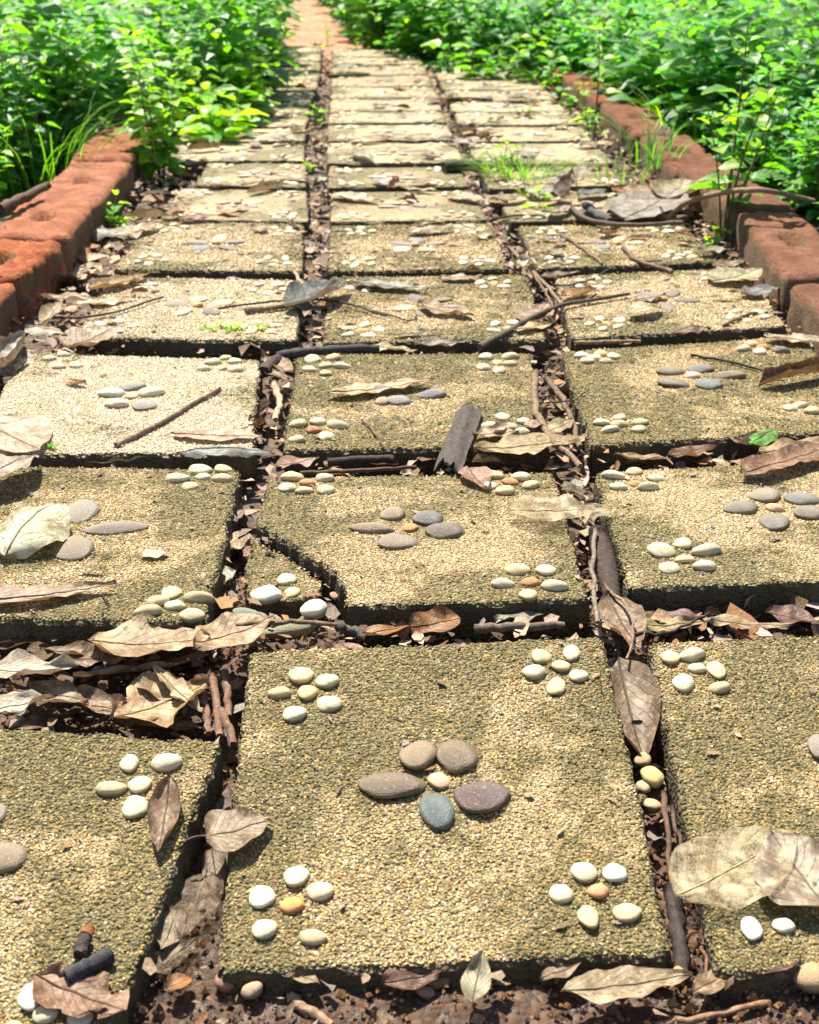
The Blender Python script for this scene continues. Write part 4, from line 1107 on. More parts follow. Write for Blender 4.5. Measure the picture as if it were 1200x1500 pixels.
# --- medium leaves packed into the joints, each told by colour, form and place
def joint_leaves():
    r = random.Random(515)
    cols = [("tan", (.44, .33, .21)), ("grey-brown", (.33, .27, .22)), ("dark brown", (.19, .13, .09)), ("pale grey", (.46, .43, .38)), ("rusty", (.33, .18, .09)), ("cream", (.60, .51, .38)), ("dull purple", (.27, .20, .19))]
    forms = [("flat", .2, .3), ("cupped", .5, .9), ("rolled", .2, 2.0), ("twisted", .8, .6), ("arched", -.6, -.5)]
    left = [(378, 600), (370, 640), (340, 760), (345, 800), (330, 850), (440, 480), (452, 420), (460, 370), (463, 340), (464, 310), (464, 292), (465, 265), (463, 245), (464, 225), (460, 205), (458, 190), (463, 160), (472, 130)]
    right = [(845, 720), (858, 760), (826, 600), (812, 540), (790, 465), (775, 425), (748, 372), (735, 340), (722, 305), (712, 285), (690, 262), (684, 235), (672, 205), (662, 190), (655, 172), (650, 150)]
    cross = [(250, 506), (330, 504), (560, 512), (660, 508), (900, 500), (1000, 495), (230, 403), (330, 405), (600, 402), (690, 400), (880, 400), (980, 395), (260, 673), (560, 680), (720, 678), (1000, 665), (760, 908), (450, 920), (1000, 912)]
    used = set()
    for nm, pts in (("left joint", left), ("right joint", right), ("cross joint", cross)):
        for x, y in pts:
            row = int(np.searchsorted([-1430, -890, -660, -500, -395, -322, -272, -238, -206, -180, -163, -144], -y + 0.0))
            rows = ["front", "second", "third", "fourth", "fifth", "sixth", "seventh", "eighth", "ninth", "tenth", "eleventh", "twelfth", "thirteenth"]
            for _ in range(2 if nm != "cross joint" else 1):
                for _t in range(40):
                    c, f = r.choice(cols), r.choice(forms)
                    if (c[0], f[0], nm, row) not in used: break
                used.add((c[0], f[0], nm, row))
                p = P(x + r.uniform(-8, 8), y + r.uniform(-6, 6), r.uniform(-.03, -.012))
                L = r.uniform(.035, .07); a = r.uniform(-.5, .5) + (math.pi / 2 if nm != "cross joint" else 0) + (math.pi if r.random() < .5 else 0)
                q = p + Vector((math.cos(a) * L, math.sin(a) * L, 0)); p = p - (q - p) * .5; q = p + Vector((math.cos(a) * L, math.sin(a) * L, 0))
                where = ("left" if x < 450 else "middle" if x < 780 else "right") + " part of the joint behind the " + rows[max(0, row - 1)] + " row" if nm == "cross joint" else nm + " by the " + rows[max(0, row - 1)] + " row"
                leaf(to_px(p), to_px(q), r.uniform(.4, .7), tuple(v * r.uniform(.8, 1.1) for v in c[1]), f"{f[0]} {c[0]} leaf in the {where}", 'ovate', f[1], f[2], z=p.z - ztop(p.y), wave=.12, midrib=False, ragged=r.choice([0, .3, .5]))
joint_leaves()
leaf((100, 975), (210, 962), .5, (.30, .22, .16), "dull brown leaf at the top of the heap behind the front left slab", 'ovate', .3, .5, z=-.014, wave=.12)
leaf((40, 1015), (130, 1035), .6, (.38, .30, .22), "grey-tan leaf between whitish leaves and the dark cupped leaf", 'ovate', .4, .5, z=-.02, wave=.12)
leaf((200, 1000), (290, 1035), .55, (.42, .32, .21), "tan leaf below the rolled brown leaf", 'ovate', .3, .4, z=-.022, wave=.1)
leaf((230, 1060), (300, 1045), .6, (.26, .18, .13), "brown leaf under the torn tan leaf", 'ovate', .4, .6, z=-.03)
leaf((300, 1350), (268, 1300), .6, (.24, .17, .12), "brown leaf at the upper end of the lower left joint", 'ovate', .3, .5, z=-.04)
leaf((265, 1370), (240, 1440), .5, (.33, .26, .19), "grey-brown leaf lying deep in the lower left joint", 'ovate', .3, .4, z=-.042)
leaf((310, 1250), (322, 1320), .4, (.20, .14, .1), "dark leaf in the shade of the front slab's left side", 'ovate', .3, .5, z=-.038)
# --- bottom edge, on the soil
leaf((690, 1510), (706, 1450), .55, (.44, .40, .30), "olive-grey oval leaf standing at the bottom edge", 'ovate', .2, .4, z=-.03, lift=(.0, .012))
leaf((820, 1500), (1010, 1475), .34, (.46, .37, .26), "large tan leaf lying on wet soil at the bottom edge", 'ovate', .2, .3, z=-.035, wave=.06)
leaf((790, 1478), (850, 1455), .4, (.40, .30, .23), "brown leaf partly under the large tan leaf at the bottom", 'ovate', .3, .4, z=-.04)
leaf((1090, 1460), (1165, 1450), .8, (.12, .06, .055), "wet dark purple leaf at the bottom right", 'round', .2, .3, z=-.04)
leaf((560, 1490), (650, 1470), .5, (.20, .10, .07), "wet dark red leaf on the soil before the front slab", 'ovate', .2, .3, z=-.042)
leaf((405, 1452), (470, 1490), .5, (.38, .30, .22), "tan leaf on the soil left of the bottom stick", 'ovate', .3, .3, z=-.04)
leaf((1012, 1500), (1080, 1460), .5, (.30, .2, .12), "brown leaf between stick and wet purple leaf", 'ovate', .3, .3, z=-.042)

# ------------------------------------------------------------------ sticks and twigs
sseed = [500]
def stick(pts, r, colr, label, z=None, lift=.004, r1=None, wob=.0025, sides=8, branches=(), name="twig", cat="twig", group="twigs and sticks on the path", n=None):
    sseed[0] += 1
    if z is None:
        q = [surf(x, y, .0) for x, y in pts]
        hi = max(p.z - ztop(p.y) for p in q)
        q = [P(x, y, hi + lift) for x, y in pts]
    elif isinstance(z, (list, tuple)):
        q = [P(x, y, zz) for (x, y), zz in zip(pts, z)]
    else:
        q = [P(x, y, z) for x, y in pts]
    org = q[0].copy()
    q = [p - org for p in q]
    pr = resample(q, n or max(7, 4 * len(q)), wob, sseed[0])
    V, f = tube(pr, r, r1 if r1 is not None else r * .75, sides, sseed[0], .16)
    o = link(name, np_mesh(name, V, f, M_BARK), None, org)
    o.color = c4(colr)
    tag(o, label, cat, group)
    for t, ang, L in branches:
        i = int(t * (len(pr) - 1)); d = (pr[min(i + 1, len(pr) - 1)] - pr[i]).normalized()
        d = Matrix.Rotation(ang, 3, 'Z') @ d
        e = pr[i] + d * L + Vector((0, 0, L * .2))
        bv, bf = tube(resample([pr[i], e], 5, wob * .5, sseed[0] + 1), r * .6, r * .3, 6, sseed[0] + 3)
        bo = link("side_shoot", np_mesh("side_shoot", bv, bf, M_BARK), o); bo.color = c4(colr)
    return o
SGR, SBR, SDK, SLT = (.20, .15, .11), (.16, .10, .065), (.055, .045, .04), (.40, .31, .22)
stick([(170, 652), (240, 617), (322, 569)], .0042, (.27, .2, .15), "straight grey-brown twig lying across the bleached left slab", branches=((.95, .5, .01),))
stick([(530, 615), (550, 636), (570, 662)], .0016, (.2, .12, .08), "short thin brown twig on the mossy slab left of the bark")
def bark_shell():
    a, b = P(656, 690, .003), P(690, 602, .006)
    d = b - a; L = d.length; x = d.normalized(); y = Vector((0, 0, 1)).cross(x).normalized()
    V = []
    for side in (0, 1):
        for i in range(15):
            t = i / 14
            for j in range(9):
                q = j / 8 * 2 - 1
                w = .0195 * (1 + .12 * mnoise.noise(Vector((t * 5, q, 3)))) * (1 if .02 < t < .98 else .9)
                z = .010 * (1 - q * q) ** .8 + .004 - .0045 * (j in (2, 5)) * (.25 < t + .2 * q < .95) + .0040 * mnoise.noise(Vector((t * 9, q * 4, 1))) - .0035 * side
                e = .034 * mnoise.noise(Vector((q * 5, 5.5 if t < .5 else 9.1, 2))) * max(0, 1 - min(t, 1 - t) / .16)
                V.append(tuple(x * (L * t + e) + y * (w * q * (1 - .06 * side)) + Vector((0, 0, z))))
    f = grid_faces(15, 9)
    ring = [j for j in range(9)] + [i * 9 + 8 for i in range(1, 15)] + [14 * 9 + j for j in range(7, -1, -1)] + [i * 9 for i in range(13, 0, -1)]
    rim = [(ring[k], ring[k] + 135, ring[(k + 1) % len(ring)] + 135, ring[(k + 1) % len(ring)]) for k in range(len(ring))]
    o = link("bark_piece", np_mesh("bark_piece", V, [f, f[:, ::-1] + 135, np.array(rim)], M_BARK), None, a)
    o.color = (.085, .072, .066, 1)
    tag(o, "short arched piece of dark split bark on the front of the mossy slab", "bark")
bark_shell()
stick([(480, 678), (530, 675), (577, 672)], .007, SDK, "short blackish stick in the joint before the mossy slab", z=-.004)
stick([(440, 694), (520, 690), (610, 684)], .0035, SBR, "thin brown stick below the blackish stick in the same joint", z=-.004)
stick([(786, 545), (782, 585), (800, 635), (850, 683)], .0062, (.26, .18, .12), "long curved brown stick standing along the right joint beside the mossy slab", z=.006, r1=.004)
stick([(800, 555), (826, 590), (850, 655)], .0055, (.19, .14, .10), "grey stick in the joint to the right of the curved one", z=-.008)
stick([(800, 590), (835, 588), (863, 570)], .0014, SDK, "hair-thin dark twig across the right joint", z=.004)
stick([(1012, 520), (1070, 531), (1126, 545)], .0024, SDK, "thin black twig on the slab with four dark pebbles")
stick([(405, 522), (480, 513), (556, 510)], .0085, (.07, .065, .07), "smooth black stick in the joint between fourth and third rows", z=.004)
stick([(385, 545), (408, 527), (440, 517)], .012, (.08, .055, .045), "thick dark broken stick end left of the smooth black stick", z=-.002)
stick([(703, 508), (760, 477), (818, 449), (922, 430)], .0065, (.13, .10, .08), "long dark branch lying over the right joint in the fourth row", lift=.008, r1=.003, branches=((.85, .35, .035), (.7, -.4, .03)))
stick([(402, 562), (410, 590), (404, 615)], .006, (.52, .40, .28), "pale peeled stick in the joint beside the bleached slab", z=-.012)
stick([(75, 466), (150, 462), (240, 435)], .0026, SBR, "thin brown twig reaching from the left bricks onto the fourth row", lift=.006, branches=((.5, .5, .03),))
stick([(320, 452), (400, 442), (480, 440), (565, 462)], .0022, SDK, "thin dark twig crossing under the folded blue-grey leaf", lift=.008)
stick([(360, 456), (400, 452), (430, 447)], .006, (.26, .18, .12), "brown stub of stick beside the folded blue-grey leaf", lift=.006)
stick([(430, 398), (446, 420), (470, 438)], .0038, (.48, .36, .24), "pale stick along the left joint behind the blue-grey leaf", z=.0)
stick([(842, 503), (890, 502), (938, 500)], .004, (.38, .25, .16), "short reddish stick in front of the grey petals slab", z=.003)
stick([(1060, 477), (1085, 465), (1110, 458)], .003, SBR, "short brown twig at the right corner of the grey petals slab")
stick([(745, 362), (795, 412), (822, 445)], .0045, (.30, .22, .15), "brown stick lying lengthwise in the right joint, fifth row", z=-.002)
stick([(778, 398), (800, 430), (812, 452)], .003, (.20, .14, .10), "darker thin stick beside the brown joint stick", z=.0)
stick([(822, 345), (850, 362), (882, 386)], .0042, (.22, .15, .10), "slanting brown stick on the left of the fifth row right slab", branches=((.4, .6, .06),))
stick([(913, 362), (935, 382), (985, 398)], .0055, (.22, .155, .11), "forked brown stick at the front of the fifth row right slab", lift=.006, branches=((.55, .5, .05),))
stick([(808, 418), (850, 416), (898, 392)], .002, SDK, "curved black twig in the joint before the fifth row right slab", z=.004)
stick([(833, 300), (862, 322), (920, 330), (1000, 326)], .0065, (.16, .12, .09), "long dark stick lying below the largest grey leaf", z=.012)
stick([(858, 302), (876, 316), (894, 324)], .011, (.09, .09, .10), "stubby blue-black stick in the right leaf heap", z=.012, r1=.010, sides=10)
stick([(975, 320), (1005, 298), (1060, 282), (1120, 280), (1192, 294)], .0075, (.31, .22, .15), "grey-brown curved branch reaching over the right bricks into the herbs", z=[.012, .05, .10, .125, .09], r1=.0055, branches=((.05, 2.2, .03),))
stick([(650, 245), (680, 243), (705, 242)], .017, (.085, .085, .065), "short dark green-black log beside the grass tuft", lift=.016, r1=.016, sides=12, name="small_log", cat="log", group=None)
stick([(655, 146), (690, 145), (722, 146)], .008, (.10, .11, .075), "dark mossy stick far along the right column", lift=.01)
stick([(480, 112), (510, 111), (542, 110)], .009, (.09, .10, .06), "dark stick under the arched leaf far along the path", lift=.008)
stick([(695, 922), (760, 919), (827, 916)], .006, (.20, .15, .12), "round grey stick in the joint behind the front slab", z=-.014)
stick([(492, 917), (515, 924), (535, 934)], .006, (.11, .09, .08), "dark stub of stick at the foot of the cracked slab", z=-.010)
stick([(345, 917), (420, 912), (494, 915)], .0032, (.22, .15, .09), "thin twig along the back left edge of the front slab", z=.0)
for i, (a, b_, t) in enumerate((((290, 992), (306, 1075), "leftmost of four short ribbed sticks bundled in the left joint"), ((311, 990), (322, 1078), "second from left of the four bundled ribbed sticks"),
                                ((329, 984), (334, 1050), "third of the four bundled ribbed sticks, thickest one"), ((322, 1040), (342, 1090), "rightmost of the four bundled ribbed sticks, touching the front slab"))):
    stick([a, ((a[0] + b_[0]) / 2 + 2, (a[1] + b_[1]) / 2), b_], .0052, (.25, .15, .105), t, z=-.022 + .004 * (i % 2), wob=.0012)
stick([(872, 775), (868, 830), (876, 912)], .0032, (.24, .2, .16), "thin upright grey twig along the ribbed pod in the right joint", z=.004)
stick([(885, 855), (925, 905), (918, 965)], .0018, (.33, .22, .14), "thin bent brown stalk beside the joint leaves", z=.002)
stick([(930, 930), (985, 926), (1040, 898)], .002, SDK, "curved black twig before the pinkish slab", z=-.005)
stick([(972, 1160), (978, 1220), (986, 1295)], .003, (.17, .10, .07), "thin brown stick standing in the gravel of the front right joint", z=-.012)
stick([(985, 1180), (996, 1240), (1003, 1275)], .0022, (.14, .09, .07), "second, thinner stick in the gravel of the front right joint", z=-.018)
stick([(985, 1300), (993, 1370), (1002, 1434)], .0085, (.06, .05, .048), "charred black stick at the front end of the right joint", z=-.02)
stick([(1028, 1350), (1032, 1410), (1034, 1465)], .002, (.24, .14, .09), "thin reddish stalk at the front end of the right joint", z=-.014)
stick([(960, 1503), (1040, 1487), (1128, 1469)], .0034, (.33, .2, .12), "long reddish-brown stalk at the bottom edge on the right", z=-.02)
stick([(425, 1462), (450, 1480), (485, 1502)], .0055, (.36, .24, .16), "brown broken stick at the bottom edge on the left", z=-.02)
stick([(340, 1452), (420, 1450), (510, 1445)], .0028, (.15, .1, .075), "thin dark stick lying under the front slab's front edge", z=-.022)
stick([(298, 1415), (302, 1450), (304, 1470)], .004, (.12, .08, .07), "short dark stick at the front left slab corner", z=-.03)
stick([(97, 1432), (130, 1416), (163, 1398)], .0078, (.055, .055, .065), "piece of charcoal stick on the front left slab", lift=.007, r1=.0072, wob=.0006, sides=10, name="charcoal_piece", cat="charcoal", group="charcoal on the front left slab")
o_ = stick([(117, 1400), (121, 1385), (126, 1372)], .0062, (.06, .05, .05), "smaller charcoal bit with an orange end touching the bigger charcoal stick", lift=.006, wob=.0003, r1=.0058, sides=10, name="charcoal_piece", cat="charcoal", group="charcoal on the front left slab")
V_, f_ = tube([Vector((0, 0, 0)), Vector((.001, .006, 0)), Vector((.002, .010, 0))], .0061, .0052, 10, 9, .1)
e_ = link("orange_end", np_mesh("orange_end", V_, f_, M_BARK), o_, tuple(P(126, 1372, .008) - o_.location)); e_.color = (.36, .13, .05, 1)
stick([(0, 306), (35, 290), (70, 272)], .012, (.13, .085, .06), "thick brown stick lying behind the left bricks", z=.085, r1=.010)
stick([(400, 215), (440, 212), (470, 218)], .003, SBR, "thin twig in the left column, ninth row", lift=.005)
stick([(720, 322), (760, 316), (800, 318)], .003, SDK, "dark twig along the joint in front of the seedling", z=.004)
stick([(545, 455), (600, 470), (610, 462)], .0016, SDK, "hair-thin black twig on the branch slab", lift=.004)
stick([(150, 870), (158, 885), (150, 900)], .001, SDK, "hair-thin dark stalk near the front of the left slab", lift=.003)

# ribbed pod in the right joint: a curved shell with raised bands
def ribbed_pod():
    pts = [P(x, y, zz) for (x, y), zz in zip([(874, 775), (883, 810), (893, 855), (903, 912)], [-.016, -.009, -.009, -.016])]
    org = pts[0].copy(); pr = resample([p - org for p in pts], 46)
    V = []
    for i, p in enumerate(pr):
        d = (pr[min(i + 1, 45)] - pr[max(i - 1, 0)]).normalized(); a = d.cross(Vector((0, 0, 1))).normalized(); u = a.cross(d)
        r = .0135 * (.55 + .45 * math.sin(math.pi * min(1, (i + 4) / 44))) + (.0018 if i % 2 else -.001)
        for k in range(11):
            t = math.pi * (k / 10) * 1.1 - .15
            V.append(tuple(p + a * (math.cos(t) * r) + u * (math.sin(t) * r * .7)))
    o = link("seed_pod", np_mesh("seed_pod", V, [grid_faces(46, 11)], M_BARK), None, org)
    o.color = (.06, .042, .034, 1)
    tag(o, "long dark ribbed seed pod lying in the joint right of the cracked slab", "seed pod")
ribbed_pod()

# ------------------------------------------------------------------ loose stones
def stone(px, w, h, colr, label, z=-.03, name="loose_stone", seed=0):
    p = P(*px, z); k = px_per_m(p)
    if px[1] > 1380: p.z += front(p.y)
    o = bpy.data.objects.new(name, PEB_HI[seed % 7]); COL.objects.link(o)
    o.location = p; sx = w / k / 2; sy = h / k / 2 * 1.15
    o.scale = (sx, sy, min(sx, sy) * .7); o.rotation_euler = (.2 * math.sin(seed), .2 * math.cos(seed), .5 * math.sin(seed * 2.1))
    o.color = c4(colr)
    tag(o, label, "stone", "loose stones in the joints")
stone((460, 893), 42, 32, (.78, .75, .56), "large loose whitish pebble lying on rubble by the broken corner", z=-.004, seed=3)
stone((957, 1138), 32, 36, (.62, .44, .17), "smooth yellow-orange pebble in the front right joint", z=-.012, seed=1)
stone((943, 1113), 24, 26, (.36, .26, .14), "brownish angular stone behind the yellow-orange pebble", z=-.02, seed=2)
stone((943, 1152), 22, 26, (.50, .39, .23), "tan angular stone left of the yellow-orange pebble", z=-.018, seed=4)
stone((956, 1180), 28, 22, (.48, .36, .20), "tan flat stone before the yellow-orange pebble", z=-.02, seed=5)
stone((1015, 1375), 30, 36, (.28, .13, .07), "red-brown stone in the front end of the right joint", z=-.026, seed=6)
stone((933, 1447), 38, 24, (.26, .19, .13), "grey-brown stone in wet soil before the front slab", z=-.04, seed=2)
stone((1182, 1470), 50, 44, (.34, .24, .13), "ochre stone at the bottom right corner", z=-.035, seed=3)
stone((630, 1468), 60, 36, (.17, .085, .055), "flat dark red stone at the bottom, in front of the slab's middle", z=-.045, seed=5)
stone((335, 1475), 34, 30, (.27, .14, .10), "red-brown stone at the bottom left of the front slab", z=-.042, seed=1)
stone((372, 1488), 34, 26, (.38, .26, .18), "tan rounded stone beside the red-brown stone at the bottom", z=-.04, seed=4)
stone((622, 1490), 30, 18, (.24, .14, .09), "small brown stone at the bottom edge", z=-.042, seed=0)
stone((990, 1462), 18, 20, (.45, .25, .1), "small orange stone near the long reddish stalk", z=-.04, seed=2)
stone((362, 900), 46, 22, (.16, .19, .15), "mossy grey-green lump of rubble beside the broken corner", z=-.012, seed=6)
stone((425, 922), 90, 26, (.19, .18, .11), "mossy flat rubble piece between front slab and broken corner", z=-.022, seed=3)
stone((378, 905), 34, 20, (.24, .20, .16), "brown rubble piece beneath the thin twig", z=-.02, seed=0)
stone((490, 873), 12, 16, (.34, .18, .12), "tiny reddish stone at the end of the crack", z=-.01, seed=1)

# ------------------------------------------------------------------ litter and grit in the joints (uncountable)
rng = np.random.default_rng(77)
polys = [s.poly_xy for s in SLABS]
def in_any(x, y, shrink=1.0):
    m = np.zeros(x.shape, bool)
    for p in polys:
        cx = sum(q[0] for q in p) / len(p); cy = sum(q[1] for q in p) / len(p)
        m |= in_poly(x, y, [((q[0] - cx) * shrink + cx, (q[1] - cy) * shrink + cy) for q in p])
    return m

LIT = np.array([(.40, .28, .17), (.24, .15, .09), (.48, .37, .25), (.14, .09, .06), (.36, .31, .28), (.34, .17, .08), (.55, .44, .32), (.28, .22, .19), (.45, .30, .24)])
def litter(n, region, size, zr, name, seed):
    r = np.random.default_rng(seed)
    x = r.uniform(region[0], region[1], n); y = region[2] + (region[3] - region[2]) * r.random(n) ** 1.0
    return x, y

n = 60000
x = rng.uniform(-1.25, 1.35, n); y = rng.uniform(.8, 7.6, n)
# keep to the path between the edgings
lx = np.interp(y, [.8, 2.2, 2.6, 3.3, 4.3, 6.5, 8], [-1.2, -.80, -.86, -.83, -.82, -.75, -.7])
rx = np.interp(y, [.8, 2.2, 3.0, 4.0, 5.2, 6.5, 8], [1.25, .80, .80, .78, .76, .60, .5])
ok = (x > lx) & (x < rx) & ~in_any(x, y, .985)
ok &= ~((y < 1.0) & (rng.random(n) < .5))          # the bare soil in front shows fewer
ok &= ~((y < 1.40) & (x > .12) & (rng.random(n) < .7))
x, y = x[ok][:11000], y[ok][:11000]
V_all, UVc, cols = [], [], []
n = len(x)
L = rng.uniform(.006, .030, n) * np.where((rng.random(n) < .16) & (y > 1.35), 1.9, 1) * np.where(y < 1.15, .7, 1); asp = rng.uniform(.18, .75, n)
yaw = rng.uniform(0, 2 * math.pi, n); pit = rng.normal(0, .28, n); rol = rng.normal(0, .35, n)
zz = np.array([ztop(b) for b in y]) + rng.uniform(-.046, -.012, n) + np.array([front(b) * .6 for b in y])
tpl = np.array([(-.5, -.12), (-.2, -.5), (.2, -.42), (.5, 0.05), (.22, .46), (-.22, .5)])
V = np.zeros((n, 8, 3))
for k in range(6):
    px_ = tpl[k, 0] * (1 + rng.uniform(-.25, .25, n)); py_ = tpl[k, 1] * (1 + rng.uniform(-.35, .35, n))
    V[:, k, 0] = px_ * L; V[:, k, 1] = py_ * L * asp; V[:, k, 2] = np.abs(py_) * L * asp * rng.uniform(-.4, .9, n)
V[:, 6, 0] = -.2 * L; V[:, 7, 0] = .2 * L
cy, sy = np.cos(yaw), np.sin(yaw); cp, sp = np.cos(pit), np.sin(pit); cr, sr = np.cos(rol), np.sin(rol)
a = V[..., 1] * cr[:, None] - V[..., 2] * sr[:, None]; b = V[..., 1] * sr[:, None] + V[..., 2] * cr[:, None]
V[..., 1], V[..., 2] = a, b
a = V[..., 0] * cp[:, None] - V[..., 2] * sp[:, None]; b = V[..., 0] * sp[:, None] + V[..., 2] * cp[:, None]
V[..., 0], V[..., 2] = a, b
a = V[..., 0] * cy[:, None] - V[..., 1] * sy[:, None]; b = V[..., 0] * sy[:, None] + V[..., 1] * cy[:, None]
V[..., 0], V[..., 1] = a + x[:, None], b + y[:, None]
V[..., 2] += zz[:, None]
off = (np.arange(n) * 8)[:, None]
tri = np.concatenate([np.array([[0, 1, 6]]) + off, np.array([[0, 6, 5]]) + off, np.array([[2, 3, 7]]) + off, np.array([[3, 4, 7]]) + off])
quad = np.concatenate([np.array([[1, 2, 7, 6]]) + off, np.array([[6, 7, 4, 5]]) + off])
col = LIT[rng.integers(0, len(LIT), n)] * rng.uniform(.7, 1.2, (n, 1)) * np.where(y < 1.4, .6, 1.0)[:, None]
lit_o = link("leaf_litter", np_mesh("leaf_litter", V.reshape(-1, 3), [tri, quad], M_LITTER, None, np.repeat(col, 8, 0)))
tag(lit_o, "broken bits of brown dead leaf filling the joints between slabs", kind="stuff")

# crumbs of dead leaf lying on the slabs
def crumbs():
    r = np.random.default_rng(31)
    Vs, Fs, Cs, off = [], [], [], 0
    for si, s_ in enumerate(SLABS):
        n = 26 if si < 3 else 40 if si < 9 else 60
        for _ in range(n):
            u, v = r.uniform(.02, .98, 2)
            if si > 8 and r.random() < .5: u = r.choice([r.uniform(0, .15), r.uniform(.85, 1.0)])
            p = s_.S3(u, v); L = r.uniform(.002, .008) * (1.0 if si < 9 else 1.8); a = r.uniform(0, 6.28); w = L * r.uniform(.15, .6)
            c_, sn = math.cos(a), math.sin(a)
            q = [(-L, 0), (0, -w), (L, 0), (0, w)]
            up = [.0022, .0022 + r.uniform(0, .003), .0022 + r.uniform(0, .003), .0022 + r.uniform(0, .003)]
            Vs += [(p.x + x * c_ - y * sn, p.y + x * sn + y * c_, p.z + z) for (x, y), z in zip(q, up)]
            Fs.append([off, off + 1, off + 2, off + 3]); off += 4
            c = LIT[r.integers(0, len(LIT))] * r.uniform(.4, 1.0)
            Cs += [c] * 4
    o = link("leaf_litter", np_mesh("leaf_litter", Vs, [np.array(Fs)], M_LITTER, None, Cs))
    tag(o, "tiny brown crumbs of dead leaf scattered on the slabs", kind="stuff")
crumbs()

# grit: small stones on bare soil in front and in the front right joint
n = 60000
x = rng.uniform(-.9, .9, n); y = rng.uniform(.80, 1.75, n)
ok = ~in_any(x, y, .99)
keep = np.where((x > .15) & (x < .55), 1.0, .7)
ok &= rng.random(n) < keep
x, y = x[ok][:16000], y[ok][:16000]
n = len(x)
r_ = rng.uniform(.0012, .0038, n) * np.where(rng.random(n) < .06, 2.0, 1)
oct_ = np.array([(1, 0, 0), (0, 1, 0), (-1, 0, 0), (0, -1, 0), (0, 0, 1), (0, 0, -1)], float)
V = oct_[None] * (r_[:, None, None] * rng.uniform(.55, 1.15, (n, 6, 1)))
t = rng.uniform(0, 6.28, n)
a = V[..., 0] * np.cos(t)[:, None] - V[..., 1] * np.sin(t)[:, None]; b = V[..., 0] * np.sin(t)[:, None] + V[..., 1] * np.cos(t)[:, None]
V[..., 0], V[..., 1] = a + x[:, None], b + y[:, None]
V[..., 2] += (np.array([ztop(q) for q in y]) + SOIL + rng.uniform(.000, .008, n) + np.array([front(q) for q in y]))[:, None]
f = np.array([(0, 1, 4), (1, 2, 4), (2, 3, 4), (3, 0, 4), (1, 0, 5), (2, 1, 5), (3, 2, 5), (0, 3, 5)])
tri = (f[None] + (np.arange(n) * 6)[:, None, None]).reshape(-1, 3)
GR = np.array([(.30, .15, .08), (.40, .22, .11), (.22, .13, .09), (.46, .33, .2), (.18, .10, .07), (.5, .27, .1)])
col = GR[rng.integers(0, len(GR), n)] * rng.uniform(.7, 1.2, (n, 1))
gr_o = link("gravel", np_mesh("gravel", V.reshape(-1, 3), [tri], M_STONE, None, np.repeat(col * .75, 6, 0), False))
tag(gr_o, "fine reddish grit on the soil in front and in the right joint", kind="stuff")

# ------------------------------------------------------------------ living plants
def leaf_unit(nu, nv, wid, ser, seed):
    """unit green leaf along +X: folded, drooping, toothed"""
    V, UV = [], []
    for i in range(nu):
        t = i / (nu - 1)
        w = wid * .5 * (math.sin(math.pi * t ** .72) ** .9 if 0 < t < 1 else .03)
        if 0 < t < 1 and ser: w *= 1 + ser * (1 if i % 2 else -1)
        for j in range(nv):
            q = j / (nv - 1) * 2 - 1
            x = t - (.05 * abs(q) if t < .3 else 0) + .04 * abs(q) * t
            z = -.22 * t * t + .16 * abs(q) * w / wid * 1.6 + .02 * math.sin(t * 9 + q * 3 + seed)
            V.append((x, q * w, z)); UV.append((t, q * .5 + .5))
    return np.array(V), grid_faces(nu, nv), np.array(UV)

LEAF_HI = leaf_unit(9, 5, .66, .07, 0)
LEAF_MD = leaf_unit(6, 3, .66, .05, 1)
LEAF_LO = leaf_unit(5, 2, .66, .0, 1)
GL_MESH = [np_mesh("leaf", LEAF_HI[0] if k == 0 else leaf_unit(9, 5, .58 + .1 * k, .07, k)[0], [LEAF_HI[1]], M_GREEN, LEAF_HI[2], np.ones((len(LEAF_HI[0]), 3))) for k in range(3)]

def frame(d, up=(0, 0, 1), rollv=0.0):
    x = Vector(d).normalized(); y = Vector(up).cross(x)
    if y.length < 1e-3: y = Vector((0, 1, 0))
    y.normalize(); z = x.cross(y)
    R = Matrix((x, y, z)).transposed()
    return R @ Matrix.Rotation(rollv, 3, 'X')

